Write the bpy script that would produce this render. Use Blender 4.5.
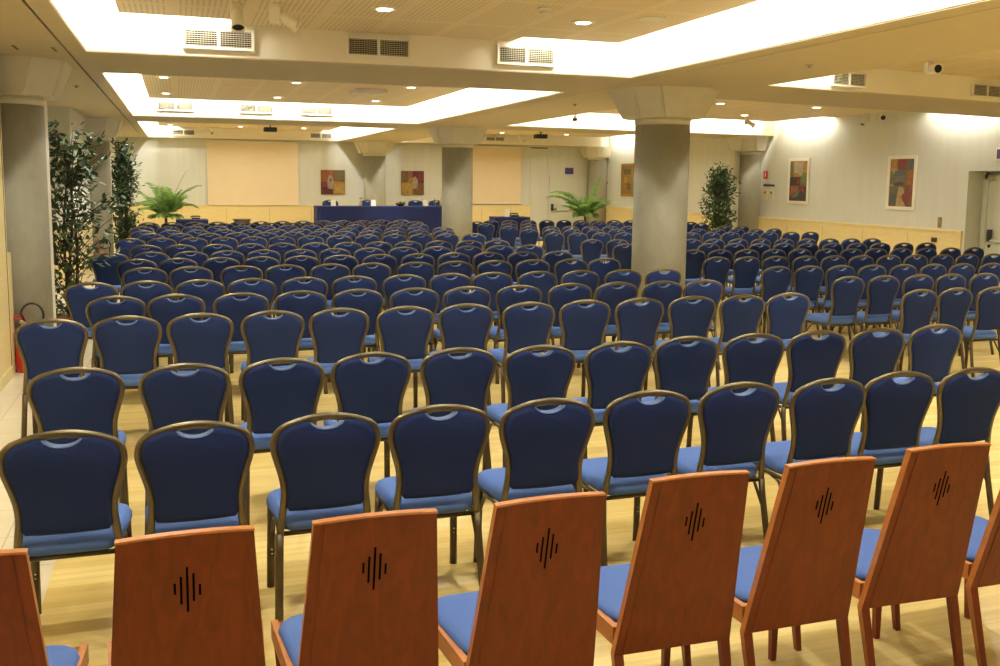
import bpy, bmesh, math, random
from mathutils import Vector, Matrix, Euler
S = bpy.context.scene
for _o in list(bpy.data.objects):
    bpy.data.objects.remove(_o)
COL = S.collection
RND = random.Random(7)
PI = math.pi

# ------------------------------------------------------------------ camera, world, exposure
cam_d = bpy.data.cameras.new('camera'); cam = bpy.data.objects.new('camera', cam_d); COL.objects.link(cam)
YAW, PITCH, ROLL, FPX, CY = 0.32686, 0.11428, 0.010278, 950.17, 288.75
_f = Vector((math.sin(YAW)*math.cos(PITCH), math.cos(YAW)*math.cos(PITCH), -math.sin(PITCH)))
_r = Vector((math.cos(YAW), -math.sin(YAW), 0)); _u = _r.cross(_f)
_r2 = _r*math.cos(ROLL) + _u*math.sin(ROLL); _u2 = -_r*math.sin(ROLL) + _u*math.cos(ROLL)
_m = Matrix((( _r2.x, _u2.x, -_f.x, 0), (_r2.y, _u2.y, -_f.y, 0), (_r2.z, _u2.z, -_f.z, 1.9), (0, 0, 0, 1)))
cam.matrix_world = _m
cam_d.sensor_width = 36; cam_d.lens = FPX/1000*36; cam_d.shift_y = -(333-CY)/1000
cam_d.clip_start = 0.05; cam_d.clip_end = 200
S.camera = cam
w = bpy.data.worlds.new('world'); S.world = w; w.use_nodes = True
w.node_tree.nodes['Background'].inputs[0].default_value = (1.0, .86, .62, 1)
w.node_tree.nodes['Background'].inputs[1].default_value = 0.02
vs = S.view_settings
S.display_settings.display_device = 'sRGB'
vs.view_transform = 'Standard'; vs.look = 'None'; vs.gamma = 1; vs.use_curve_mapping = False
vs.exposure = 0.0
try:
    S.cycles.max_bounces = 8; S.cycles.diffuse_bounces = 5; S.cycles.sample_clamp_indirect = 6
except Exception: pass
COVE_W = 26.0       # watts per metre of cove strip
DOWN_W = 22.0       # watts per downlight
LAMP = (1.0, .96, .86)
WARM = (1.0, .80, .50)

# ------------------------------------------------------------------ materials
def new_mat(name):
    m = bpy.data.materials.new(name); m.use_nodes = True
    nt = m.node_tree; b = nt.nodes['Principled BSDF']
    return m, nt, b
def plain(name, col, rough=.6, metal=0, var=.06, scale=30, bump=0, emit=0, spec=.5, coord='Object', stretch=(1,1,1), sheen=0):
    m, nt, b = new_mat(name)
    b.inputs['Roughness'].default_value = rough; b.inputs['Metallic'].default_value = metal
    b.inputs['Specular IOR Level'].default_value = spec
    if sheen: b.inputs['Sheen Weight'].default_value = sheen
    tc = nt.nodes.new('ShaderNodeTexCoord'); mp = nt.nodes.new('ShaderNodeMapping')
    mp.inputs['Scale'].default_value = stretch
    nz = nt.nodes.new('ShaderNodeTexNoise'); nz.inputs['Scale'].default_value = scale; nz.inputs['Detail'].default_value = 4
    nt.links.new(tc.outputs[coord], mp.inputs[0]); nt.links.new(mp.outputs[0], nz.inputs['Vector'])
    rp = nt.nodes.new('ShaderNodeValToRGB')
    a = [max(0, c*(1-var)) for c in col]; z = [min(1, c*(1+var)) for c in col]
    rp.color_ramp.elements[0].position = .3; rp.color_ramp.elements[1].position = .7
    rp.color_ramp.elements[0].color = (*a, 1); rp.color_ramp.elements[1].color = (*z, 1)
    nt.links.new(nz.outputs['Fac'], rp.inputs[0]); nt.links.new(rp.outputs[0], b.inputs['Base Color'])
    if bump:
        bp = nt.nodes.new('ShaderNodeBump'); bp.inputs['Strength'].default_value = bump; bp.inputs['Distance'].default_value = .002
        nt.links.new(nz.outputs['Fac'], bp.inputs['Height']); nt.links.new(bp.outputs[0], b.inputs['Normal'])
    if emit:
        b.inputs['Emission Color'].default_value = (*col, 1); b.inputs['Emission Strength'].default_value = emit
    return m
def brick_mat(name, c1, c2, mortar, bw, bh, msize, rough, rot=0, grain=(3, 40, 1), gv=.12, offset=.5, spec=.5):
    m, nt, b = new_mat(name); b.inputs['Roughness'].default_value = rough; b.inputs['Specular IOR Level'].default_value = spec
    tc = nt.nodes.new('ShaderNodeTexCoord'); mp = nt.nodes.new('ShaderNodeMapping'); mp.inputs['Rotation'].default_value[2] = rot
    bk = nt.nodes.new('ShaderNodeTexBrick'); bk.offset = offset
    bk.inputs['Scale'].default_value = 1; bk.inputs['Brick Width'].default_value = bw; bk.inputs['Row Height'].default_value = bh
    bk.inputs['Mortar Size'].default_value = msize; bk.inputs['Color1'].default_value = (*c1, 1); bk.inputs['Color2'].default_value = (*c2, 1)
    bk.inputs['Mortar'].default_value = (*mortar, 1); bk.inputs['Bias'].default_value = 0
    nt.links.new(tc.outputs['Object'], mp.inputs[0]); nt.links.new(mp.outputs[0], bk.inputs['Vector'])
    m2 = nt.nodes.new('ShaderNodeMapping'); m2.inputs['Scale'].default_value = grain
    nz = nt.nodes.new('ShaderNodeTexNoise'); nz.inputs['Scale'].default_value = 3; nz.inputs['Detail'].default_value = 5
    nt.links.new(mp.outputs[0], m2.inputs[0]); nt.links.new(m2.outputs[0], nz.inputs['Vector'])
    mr = nt.nodes.new('ShaderNodeMapRange'); mr.inputs['From Min'].default_value = .3; mr.inputs['From Max'].default_value = .7
    mr.inputs['To Min'].default_value = 1-gv; mr.inputs['To Max'].default_value = 1+gv
    nt.links.new(nz.outputs['Fac'], mr.inputs[0])
    vm = nt.nodes.new('ShaderNodeVectorMath'); vm.operation = 'SCALE'
    nt.links.new(bk.outputs['Color'], vm.inputs[0]); nt.links.new(mr.outputs[0], vm.inputs['Scale'])
    nt.links.new(vm.outputs[0], b.inputs['Base Color'])
    return m
def wood(name, c1, c2, scale=4, stretch=(12, 12, 1), rough=.4, spec=.5):
    m, nt, b = new_mat(name); b.inputs['Roughness'].default_value = rough; b.inputs['Specular IOR Level'].default_value = spec
    tc = nt.nodes.new('ShaderNodeTexCoord'); oi = nt.nodes.new('ShaderNodeObjectInfo')
    ad = nt.nodes.new('ShaderNodeVectorMath'); ad.operation = 'ADD'
    mp = nt.nodes.new('ShaderNodeMapping'); mp.inputs['Scale'].default_value = stretch
    nz = nt.nodes.new('ShaderNodeTexNoise'); nz.inputs['Scale'].default_value = scale; nz.inputs['Detail'].default_value = 6
    nz.inputs['Distortion'].default_value = 1.2
    rp = nt.nodes.new('ShaderNodeValToRGB')
    rp.color_ramp.elements[0].position = .32; rp.color_ramp.elements[1].position = .68
    rp.color_ramp.elements[0].color = (*c1, 1); rp.color_ramp.elements[1].color = (*c2, 1)
    nt.links.new(tc.outputs['Object'], ad.inputs[0]); nt.links.new(oi.outputs['Random'], ad.inputs[1])
    nt.links.new(ad.outputs[0], mp.inputs[0]); nt.links.new(mp.outputs[0], nz.inputs['Vector'])
    nt.links.new(nz.outputs['Fac'], rp.inputs[0]); nt.links.new(rp.outputs[0], b.inputs['Base Color'])
    return m
M = {}
M['soffit'] = plain('ceiling paint', (.56, .48, .31), .8, var=.02, scale=4)
M['cove'] = plain('cove white paint', (.84, .78, .62), .75, var=.02, scale=4)
M['wall'] = plain('pale blue grey wall paint', (.62, .625, .54), .7, var=.03, scale=2, stretch=(3, 3, .4))
M['maple'] = wood('maple wainscot', (.74, .59, .26), (.82, .68, .34), 2, (3, 3, 22), .45)
M['column'] = plain('grey textured column cladding', (.33, .315, .23), .85, var=.05, scale=14, bump=.15, stretch=(1, 1, .6))
M['plaster'] = plain('white plaster', (.72, .68, .54), .75, var=.03, scale=8)
M['screen'] = plain('beige projection fabric', (.76, .62, .40), .8, var=.02, scale=3)
M['white'] = plain('white enamel', (.80, .76, .62), .4, var=.02)
M['offwhite'] = plain('off white plastic', (.74, .68, .50), .45, var=.02)
M['black'] = plain('black plastic', (.012, .012, .014), .45, var=.1)
M['slot'] = plain('black inlay for slot shade', (.006, .005, .004), .95, var=.05, spec=0)  # flat black standing for the shade inside the emblem slots
M['dark'] = plain('dark recess', (.03, .024, .016), .8, var=.1)
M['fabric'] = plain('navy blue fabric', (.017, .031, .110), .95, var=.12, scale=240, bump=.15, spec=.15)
M['seatfab'] = plain('seat fabric blue with overhead light', (.080, .150, .40), .9, var=.08, scale=200, bump=.12, spec=.2)  # paler than the back fabric: light from above put into the tone
M['bronze'] = plain('bronze metal', (.150, .127, .078), .36, metal=.85, var=.1, scale=20)
M['legmetal'] = plain('dark bronze metal', (.10, .075, .04), .4, metal=.7, var=.1, scale=20)
M['rim'] = plain('hand hole rim with top light in its blue', (.11, .18, .38), .7, var=.05)  # light falling on the upturned lip is put into this paler blue
M['cherry'] = wood('cherry veneer', (.165, .024, .003), (.235, .038, .005), 3, (9, 9, 1.2), .42)
M['cherryedge'] = wood('cherry solid wood and lit stile sides', (.40, .14, .03), (.50, .19, .045), 4, (6, 6, 2), .35)
M['tablecloth'] = plain('royal blue cloth', (.004, .011, .080), .95, var=.15, scale=12, stretch=(6, 6, .4))
M['leaf'] = plain('dark ficus leaf', (.050, .095, .030), .45, var=.45, scale=9, coord='Object')
M['palm'] = plain('palm leaf', (.16, .30, .05), .5, var=.35, scale=5)
M['bark'] = plain('brown bark', (.075, .045, .022), .85, var=.3, scale=30)
M['pot'] = plain('terracotta pot', (.30, .12, .05), .7, var=.1)
M['soil'] = plain('soil', (.05, .035, .02), .95, var=.3)
M['red'] = plain('red enamel', (.55, .03, .02), .35, var=.05)
M['purple'] = plain('violet sign print', (.055, .045, .19), .5, var=.05)
M['glass'] = plain('amber glass', (.55, .40, .12), .1, var=.05)
M['paper'] = plain('white paper', (.85, .82, .72), .7, var=.02)
M['darkwood'] = wood('dark brown wood', (.07, .045, .02), (.11, .07, .03), 4, (6, 6, 2), .45)
M['gold'] = plain('gilt frame', (.34, .22, .06), .45, metal=.4, var=.15)
M['joint'] = plain('panel joint', (.50, .37, .15), .7, var=.05)
M['lamp'] = plain('lit lamp diffuser', (1.0, .92, .70), .5, emit=1.6)
M['tube'] = plain('lit fluorescent tube', (1.0, .95, .80), .5, emit=6)
M['chrome'] = plain('brushed chrome', (.6, .57, .48), .25, metal=.9, var=.05)
M['doorpaint'] = plain('pale grey door paint', (.62, .64, .53), .5, var=.02)
def panel_material():
    m, nt, b = new_mat('slatted acoustic panel'); b.inputs['Roughness'].default_value = .6
    tc = nt.nodes.new('ShaderNodeTexCoord')
    wv = nt.nodes.new('ShaderNodeTexWave'); wv.wave_type = 'BANDS'; wv.bands_direction = 'X'; wv.inputs['Scale'].default_value = 7.0
    nt.links.new(tc.outputs['Object'], wv.inputs['Vector'])
    bk = nt.nodes.new('ShaderNodeTexBrick'); bk.offset = 0; bk.inputs['Scale'].default_value = 1
    bk.inputs['Brick Width'].default_value = .62; bk.inputs['Row Height'].default_value = 1.22; bk.inputs['Mortar Size'].default_value = .045
    bk.inputs['Mortar Smooth'].default_value = 0
    bk.inputs['Color1'].default_value = (1, 1, 1, 1); bk.inputs['Color2'].default_value = (1, 1, 1, 1); bk.inputs['Mortar'].default_value = (0, 0, 0, 1)
    nt.links.new(tc.outputs['Object'], bk.inputs['Vector'])
    r1 = nt.nodes.new('ShaderNodeValToRGB'); r1.color_ramp.elements[0].position = .70; r1.color_ramp.elements[1].position = .78
    nt.links.new(wv.outputs['Fac'], r1.inputs[0])
    mu = nt.nodes.new('ShaderNodeMath'); mu.operation = 'MULTIPLY'
    nt.links.new(r1.outputs[0], mu.inputs[0]); nt.links.new(bk.outputs['Color'], mu.inputs[1])
    mx = nt.nodes.new('ShaderNodeMix'); mx.data_type = 'RGBA'
    mx.inputs[6].default_value = (.78, .65, .42, 1); mx.inputs[7].default_value = (.62, .50, .30, 1)
    nt.links.new(mu.outputs[0], mx.inputs[0]); nt.links.new(mx.outputs[2], b.inputs['Base Color'])
    return m
M['panel'] = panel_material()
M['parquet'] = brick_mat('maple parquet', (.68, .51, .17), (.80, .63, .25), (.58, .42, .14), 1.4, .075, .0008, .26, 0, (.5, 9, 1), .08)
M['tile'] = brick_mat('cream floor tile', (.64, .58, .42), (.68, .62, .45), (.45, .40, .28), .45, .45, .004, .3, 0, (1, 1, 1), .06, offset=0)

# ------------------------------------------------------------------ mesh helpers
class MB:
    def __init__(self): self.bm = bmesh.new(); self.slots = []
    def mi(self, mat):
        if mat not in self.slots: self.slots.append(mat)
        return self.slots.index(mat)
    def face(self, pts, mat=None):
        vs_ = [self.bm.verts.new(p) for p in pts]
        f = self.bm.faces.new(vs_)
        if mat: f.material_index = self.mi(mat)
        return f
    def prism(self, poly, z0, z1, mat=None, xf=None):
        """poly: (x,y) list counter-clockwise; extruded from z0 to z1"""
        idx = self.mi(mat) if mat else 0
        lo = [self.bm.verts.new((x, y, z0)) for x, y in poly]; hi = [self.bm.verts.new((x, y, z1)) for x, y in poly]
        n = len(poly); fs = [self.bm.faces.new(list(reversed(lo))), self.bm.faces.new(hi)]
        for i in range(n): fs.append(self.bm.faces.new((lo[i], lo[(i+1) % n], hi[(i+1) % n], hi[i])))
        for f in fs: f.material_index = idx
        if xf is not None: bmesh.ops.transform(self.bm, matrix=xf, verts=lo+hi)
        return lo+hi
    def box(self, x0, x1, y0, y1, z0, z1, mat=None, bev=0, xf=None):
        vs_ = self.prism([(x0, y0), (x1, y0), (x1, y1), (x0, y1)], z0, z1, mat)
        if bev:
            es = list({e for v in vs_ for e in v.link_edges})
            r = bmesh.ops.bevel(self.bm, geom=es, offset=bev, segments=2, affect='EDGES', profile=.6)
            vs_ = list({v for f in r['faces'] for v in f.verts})
        if xf is not None: bmesh.ops.transform(self.bm, matrix=xf, verts=vs_)
        return vs_
    def ring(self, c, t, rx, ry, n, ref):
        t = t.normalized(); a = ref - t*ref.dot(t)
        if a.length < 1e-4: a = Vector((1, 0, 0)) - t*t.x
        a.normalize(); b = t.cross(a)
        return [self.bm.verts.new(c + a*(rx*math.cos(2*PI*i/n)) + b*(ry*math.sin(2*PI*i/n))) for i in range(n)]
    def tube(self, pts, r, n=8, mat=None, ry=None, ref=(0, 1, 0), cap=True, closed=False):
        pts = [Vector(p) for p in pts]; ref = Vector(ref); idx = self.mi(mat) if mat else 0
        rr = r if isinstance(r, (list, tuple)) else [r]*len(pts)
        rs = []
        N = len(pts)
        for i, p in enumerate(pts):
            if closed: t = pts[(i+1) % N]-pts[i-1]
            else: t = pts[min(i+1, N-1)]-pts[max(i-1, 0)]
            rs.append(self.ring(p, t, rr[i], (ry if ry else rr[i]), n, ref))
        fs = []
        for i in range(N if closed else N-1):
            a, b = rs[i], rs[(i+1) % N]
            for k in range(n): fs.append(self.bm.faces.new((a[k], a[(k+1) % n], b[(k+1) % n], b[k])))
        if cap and not closed: fs += [self.bm.faces.new(list(reversed(rs[0]))), self.bm.faces.new(rs[-1])]
        for f in fs: f.material_index = idx; f.smooth = True
        return [v for q in rs for v in q]
    def lathe(self, prof, n=20, mat=None, c=(0, 0, 0), xf=None):
        idx = self.mi(mat) if mat else 0; rs = []
        for r, z in prof: rs.append([self.bm.verts.new((c[0]+r*math.cos(2*PI*i/n), c[1]+r*math.sin(2*PI*i/n), c[2]+z)) for i in range(n)])
        fs = []
        for a, b in zip(rs, rs[1:]):
            for k in range(n):
                f = self.bm.faces.new((a[k], a[(k+1) % n], b[(k+1) % n], b[k])); f.smooth = True; fs.append(f)
        if prof[0][0] > 1e-5: fs.append(self.bm.faces.new(list(reversed(rs[0]))))
        if prof[-1][0] > 1e-5: fs.append(self.bm.faces.new(rs[-1]))
        for f in fs: f.material_index = idx
        vs_ = [v for q in rs for v in q]
        if xf is not None: bmesh.ops.transform(self.bm, matrix=xf, verts=vs_)
        return vs_
    def build(self, name, mat=None, parent=None, smooth=False, weld=False):
        if weld: bmesh.ops.remove_doubles(self.bm, verts=self.bm.verts, dist=1e-4)
        bmesh.ops.recalc_face_normals(self.bm, faces=self.bm.faces)
        me = bpy.data.meshes.new(name)
        if smooth:
            for f in self.bm.faces: f.smooth = True
        self.bm.to_mesh(me); self.bm.free()
        for s in (self.slots or [mat]): me.materials.append(M[s])
        o = bpy.data.objects.new(name, me); COL.objects.link(o)
        if parent is not None: o.parent = parent
        return o
def tag(o, label=None, cat=None, group=None, kind=None):
    if label: o['label'] = label
    if cat: o['category'] = cat
    if group: o['group'] = group
    if kind: o['kind'] = kind
    return o
def thing(name, label, cat, loc=(0, 0, 0), rz=0, group=None):
    o = bpy.data.objects.new(name, None); COL.objects.link(o); o.empty_display_size = .1
    o.location = loc; o.rotation_euler = (0, 0, rz)
    return tag(o, label, cat, group)
def struct(o, label=None, cat=None): return tag(o, label, cat, kind='structure')
def dup(root, loc, rz, label, group=None, sx=1.0):
    r = root.copy(); COL.objects.link(r); r.location = loc; r.rotation_euler = (0, 0, rz); r.scale = (sx, 1, 1)
    r['label'] = label
    if group: r['group'] = group
    for ch in list(root.children):
        c = ch.copy(); COL.objects.link(c); c.parent = r
        for g in list(ch.children):
            d = g.copy(); COL.objects.link(d); d.parent = c
    return r
ORD = ['zeroth', 'first', 'second', 'third', 'fourth', 'fifth', 'sixth', 'seventh', 'eighth', 'ninth', 'tenth', 'eleventh', 'twelfth', 'thirteenth',
       'fourteenth', 'fifteenth', 'sixteenth']
def area(name, parent, loc, size, rot, power, col, spread=PI, shape='RECTANGLE'):
    l = bpy.data.lights.new(name, 'AREA'); l.shape = shape; l.size = size[0]; l.size_y = size[1] if shape in ('RECTANGLE', 'ELLIPSE') else size[0]
    l.energy = power; l.color = col; l.spread = spread
    o = bpy.data.objects.new(name, l); COL.objects.link(o); o.location = loc; o.rotation_euler = rot
    if parent is not None: o.parent = parent
    return o
# ------------------------------------------------------------------ setting: floor, ceiling, walls
ZC, ZP, ZL = 3.0, 3.31, 3.56      # soffit, slatted panel, slab over the coves
YN, YB = -2.6, 29.4               # near and back wall
XL, XR = -1.53, 13.5
m = MB()
m.face([(-.62, YN, 0), (14.2, YN, 0), (14.2, YB, 0), (-.62, YB, 0)], 'parquet')
m.face([(-2.6, YN, 0), (-.62, YN, 0), (-.62, YB, 0), (-2.6, YB, 0)], 'tile')
m.box(-2.6, 14.2, YN, YB, -.15, -.01, 'dark')
struct(m.build('floor'))
m = MB()
def edge(a, b, x): return a + (b-a)*(x-6.42)/(13.5-6.42)
m.box(-2.8, -.907, YN, YB, ZC, ZL, 'soffit')            # left soffit
m.box(-.885, -.74, YN, YB, ZC, ZL, 'soffit')
m.box(-.907, -.885, YN, YB, ZC+.04, ZL, 'black')         # air slot running the length of the room
m.box(4.65, 4.88, YN, YB, ZC, ZL, 'soffit')
m.box(4.88, 4.895, YN, YB, ZC+.012, ZL, 'dark')        # shadow joint
m.box(4.895, 6.42, YN, YB, ZC, ZL, 'soffit')
LB = [(YN, 1.7), (9.4, 11.25), (18.98, 20.9), (29.2, YB)]
for a, b in LB: m.box(-.74, 4.65, a, b, ZC, ZL, 'soffit')
RB = [(YN, YN, 1.2, 1.2), (9.5, 10.75, 11.2, 12.55), (18.7, 19.6, 20.1, 21.5), (28.85, 28.85, YB, YB)]
for a0, a1, b0, b1 in RB:
    m.prism([(6.42, a0), (13.55, a1), (13.55, b1), (6.42, b0)], ZC, ZL, 'soffit')
m.box(-2.8, 14.4, YN, YB, ZL, ZL+.1, 'cove')
# white painted faces of the coves (thin skins on the beam sides)
sk = .006
for (a, b), (c, d) in zip(LB, LB[1:]):
    m.box(-.74, -.74+sk, b, c, ZC+.012, ZL, 'cove'); m.box(4.65-sk, 4.65, b, c, ZC+.012, ZL, 'cove')
    m.box(-.74, 4.65, c-sk, c, ZC+.012, ZL, 'cove'); m.box(-.74, 4.65, b, b+sk, ZC+.012, ZL, 'cove')
for p, q in zip(RB, RB[1:]):
    m.prism([(6.42, q[0]-sk), (13.5, q[1]-sk), (13.5, q[1]), (6.42, q[0])], ZC+.012, ZL, 'cove')
    m.prism([(6.42, p[2]), (13.5, p[3]), (13.5, p[3]+sk), (6.42, p[2]+sk)], ZC+.012, ZL, 'cove')
    m.box(6.42, 6.42+sk, p[2], q[0], ZC+.012, ZL, 'cove')
struct(m.build('ceiling'))

# slatted panels floating under the slab; gaps at their edges let the cove light out
def panel(n, poly):
    m = MB(); m.prism(poly, ZP, ZP+.03, 'panel')
    struct(m.build('trim_%d' % n))
G = .30
panel(1, [(-.74+G, 1.7+G), (4.65-G, 1.7+G), (4.65-G, 9.4-G), (3.3, 9.4-G), (3.3, 9.39), (.55, 9.39), (.55, 9.4-G), (-.74+G, 9.4-G)])
panel(2, [(-.74+G, 11.25+G), (4.65-G, 11.25+G), (4.65-G, 18.98-G), (-.74+G, 18.98-G)])
panel(3, [(-.74+G, 20.9+G), (4.65-G, 20.9+G), (4.65-G, 29.2-G), (4.2, 29.2-G), (4.2, 29.19), (.1, 29.19), (.1, 29.2-G), (-.74+G, 29.2-G)])
panel(4, [(6.42+G, 1.2+G), (13.49, 1.2+G), (13.49, 10.72), (7.45, 9.66), (7.45, 9.3), (6.42+G, 9.2)])
panel(5, [(6.42+G, 11.2+G), (13.5-G, 12.5+G), (13.5-G, 14.6), (13.49, 14.6), (13.49, 17.45), (13.5-G, 17.45), (13.5-G, 19.58-G), (6.42+G, 18.72-G)])
panel(6, [(6.42+G, 20.1+G), (13.5-G, 21.45+G), (13.49, 22.5), (13.49, 26.6), (13.5-G, 26.6), (13.5-G, 28.55), (6.42+G, 28.55)])

# walls -----------------------------------------------------------------
m = MB()
m.box(-2.4, XL, YN, 9.93, .10, ZC, 'maple'); m.box(-2.4, XL+.012, YN, 9.93, 0, .10, 'maple')
m.box(XL, XL+.004, 9.86, 9.866, .10, ZC, 'dark')       # joint line at the end of the panelling
for yy in (8.6, 7.2, 5.8, 4.4, 3.0): m.box(XL, XL+.002, yy, yy+.006, .10, ZC, 'dark')
m.box(-2.4, XL, 9.93, 10.12, 0, 1.16, 'maple')          # low wainscot end piece next to the column
m.box(-2.6, -2.4, YN, 17.0, 0, ZC, 'wall')
m.box(-2.6, -1.62, 17.0, YB+.2, 0, ZC, 'wall')
m.box(-2.4, -2.385, 11.1, 17.0, 0, 1.1, 'maple')
m.box(-2.4, -1.60, 16.975, 17.0, 0, 1.1, 'maple'); m.box(-1.62, -1.60, 17.0, 20.3, 0, 1.1, 'maple'); m.box(-1.62, -1.60, 21.0, YB, 0, 1.06, 'maple')
struct(m.build('wall_left'))
m = MB()
m.box(-2.6, 14.4, YB, YB+.2, 0, ZL, 'wall')
m.box(-1.6, 10.98, YB-.025, YB, 0, 1.03, 'maple'); m.box(-1.6, 10.98, YB-.035, YB, 1.03, 1.07, 'maple')
for xx in (0.1, 1.35, 2.6, 3.85, 8.0, 9.3, 10.3): m.box(xx, xx+.012, YB-.027, YB-.02, .1, .98, 'joint')
for xx in (.55, 3.75): m.box(xx, xx+.01, YB-.004, YB, 1.07, ZC, 'plaster')
m.box(10.97, 10.99, YB-.012, YB, 0, ZC, 'doorpaint'); m.box(11.57, 11.585, YB-.012, YB, 0, ZC, 'doorpaint'); m.box(10.99, 11.57, YB-.006, YB, 2.93, 2.96, 'dark')
struct(m.build('wall_back'))
m = MB()
D = .42
m.box(XR, XR+D, 13.62, YB, 0, ZL, 'wall'); m.box(XR, XR+D, YN, 11.9, 0, ZL, 'wall'); m.box(XR, XR+D, 11.9, 13.62, 2.14, ZL, 'wall')
m.box(XR+D, XR+D+.1, 11.8, 13.7, 0, ZL, 'wall')
m.box(XR-.03, XR, 13.68, 20.1, 0, 1.02, 'maple'); m.box(XR-.045, XR, 13.66, 20.1, 1.02, 1.06, 'maple')
m.box(XR-.03, XR, 20.8, YB-.03, 0, 1.02, 'maple'); m.box(XR-.045, XR, 20.8, YB-.03, 1.02, 1.06, 'maple')
for yy in (15.0, 16.3, 17.6, 18.9): m.box(XR-.032, XR-.028, yy, yy+.012, .1, .96, 'joint')
struct(m.build('wall_right'))
m = MB(); m.box(-2.6, 14.4, YN-.2, YN, 0, ZL, 'wall'); struct(m.build('wall_near'))

# doors -----------------------------------------------------------------
m = MB(); m.box(11.70, 12.93, YB-.03, YB-.004, .0, 1.98, 'doorpaint')
d1 = struct(m.build('door_1'), 'pale grey double door in the back wall under a violet sign', 'door')
m = MB(); m.box(11.64, 11.70, YB-.045, YB-.002, 0, 2.04, 'doorpaint'); m.box(12.93, 12.98, YB-.045, YB-.002, 0, 2.04, 'doorpaint'); m.box(11.70, 12.93, YB-.045, YB-.002, 1.98, 2.04, 'doorpaint')
m.build('door_frame', None, d1)
m = MB(); m.box(11.70, 11.78, YB-.09, YB-.03, .90, 1.12, 'black', .01); m.box(11.74, 11.9, YB-.10, YB-.07, .93, .97, 'black', .008)
tag(m.build('door_handle', None, d1), 'black door handle')
m = MB(); m.tube([(11.85, YB-.08, .93), (12.85, YB-.08, .93)], .018, 8, 'doorpaint'); m.build('push_bar', None, d1)
m = MB(); xd = XR+D-.06
m.box(xd, xd+.055, 12.02, 13.50, 0, 2.00, 'doorpaint')
d2 = struct(m.build('door_2'), 'pale door with a black handle set back in the right wall', 'door')
m = MB(); m.box(xd-.03, xd+.055, 13.50, 13.57, 0, 2.07, 'doorpaint'); m.box(xd-.03, xd+.055, 11.95, 13.57, 2.00, 2.07, 'doorpaint'); m.box(xd-.015, xd+.055, 13.57, 13.615, 0, 2.13, 'doorpaint')
m.build('door_frame', None, d2)
m = MB(); m.box(xd-.05, xd, 13.36, 13.44, .88, 1.04, 'black', .012); m.box(xd-.08, xd-.04, 13.32, 13.40, .95, 1.10, 'black', .012); m.lathe([(.03, 0), (.03, .02)], 12, 'black', (0, 0, 0), Matrix.Translation((xd, 13.40, .80)) @ Matrix.Rotation(-PI/2, 4, 'Y'))
tag(m.build('door_handle', None, d2), 'black door handle')
m = MB(); m.tube([(xd-.06, 13.33, .90), (xd-.06, 12.15, .90)], .02, 8, 'doorpaint'); m.build('push_bar', None, d2)

# columns: round shaft in grey cladding, plaster collar, flared faceted capital ----
def column(name, cx, cy, label, backing=None, rad=.335):
    root = thing(name, label, 'column', (cx, cy, 0)); root['kind'] = 'structure'
    m = MB(); m.lathe([(rad, 0), (rad, 2.575), (rad-.012, 2.58)], 48, 'column'); m.build('shaft', None, root)
    m = MB(); m.lathe([(rad-.010, 2.575), (rad+.006, 2.585), (rad+.006, 2.66)], 48, 'plaster'); m.build('collar', None, root)
    if backing:
        x0, x1, y0, y1 = backing; m = MB(); m.box(x0-cx, x1-cx, y0-cy, y1-cy, 0, 2.66, 'plaster'); m.build('pilaster', None, root)
    m = MB()
    def ringp(h, ch, z): return [(-h+ch, -h, z), (h-ch, -h, z), (h, -h+ch, z), (h, h-ch, z), (h-ch, h, z), (-h+ch, h, z), (-h, h-ch, z), (-h, -h+ch, z)]
    lv = [ringp(.30, .10, 2.655), ringp(.425, .17, 2.658), ringp(.435, .17, 2.685), ringp(.555, .24, 3.0)]
    vv = [[m.bm.verts.new(p) for p in q] for q in lv]
    for a, b in zip(vv, vv[1:]):
        for k in range(8): m.bm.faces.new((a[k], a[(k+1) % 8], b[(k+1) % 8], b[k]))
    m.bm.faces.new(list(reversed(vv[0]))); m.bm.faces.new(vv[-1])
    m.mi('plaster')
    for k in range(4):          # raised wing on each face
        R_ = Matrix.Rotation(k*PI/2, 4, 'Z')
        q = [(-.20, -.458, 2.662), (.20, -.458, 2.662), (.33, -.582, 2.999), (-.33, -.582, 2.999)]
        q2 = [(x, y+.2, z) for x, y, z in q]
        A = [m.bm.verts.new(R_ @ Vector(p)) for p in q]; B = [m.bm.verts.new(R_ @ Vector(p)) for p in q2]
        m.bm.faces.new(A); m.bm.faces.new(list(reversed(B)))
        for i in range(4): m.bm.faces.new((A[i], B[i], B[(i+1) % 4], A[(i+1) % 4]))
    m.build('capital', None, root)
    return root
column('column', 5.66, 10.55, 'big grey round column standing among the chairs, nearest of the free columns')
column('column', 5.79, 20.05, 'grey round column right beside the end of the blue head table')
column('column', 5.75, 29.05, 'grey column against the back wall between two square paintings')
column('column', -1.57, 10.55, 'grey column at the left edge, beside the nearest ficus', (-2.3, -1.252, 10.62, 10.95))
column('column', -1.58, 20.6, 'grey column on the left between the two tall ficus trees', (-2.3, -1.262, 20.68, 21.0))
column('column', 13.46, 20.4, 'grey column on the right wall beside a bushy ficus', (12.98, 13.6, 20.45, 20.8))
column('column', 13.27, 29.12, 'narrow grey column in the far corner behind the palm')

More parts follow.
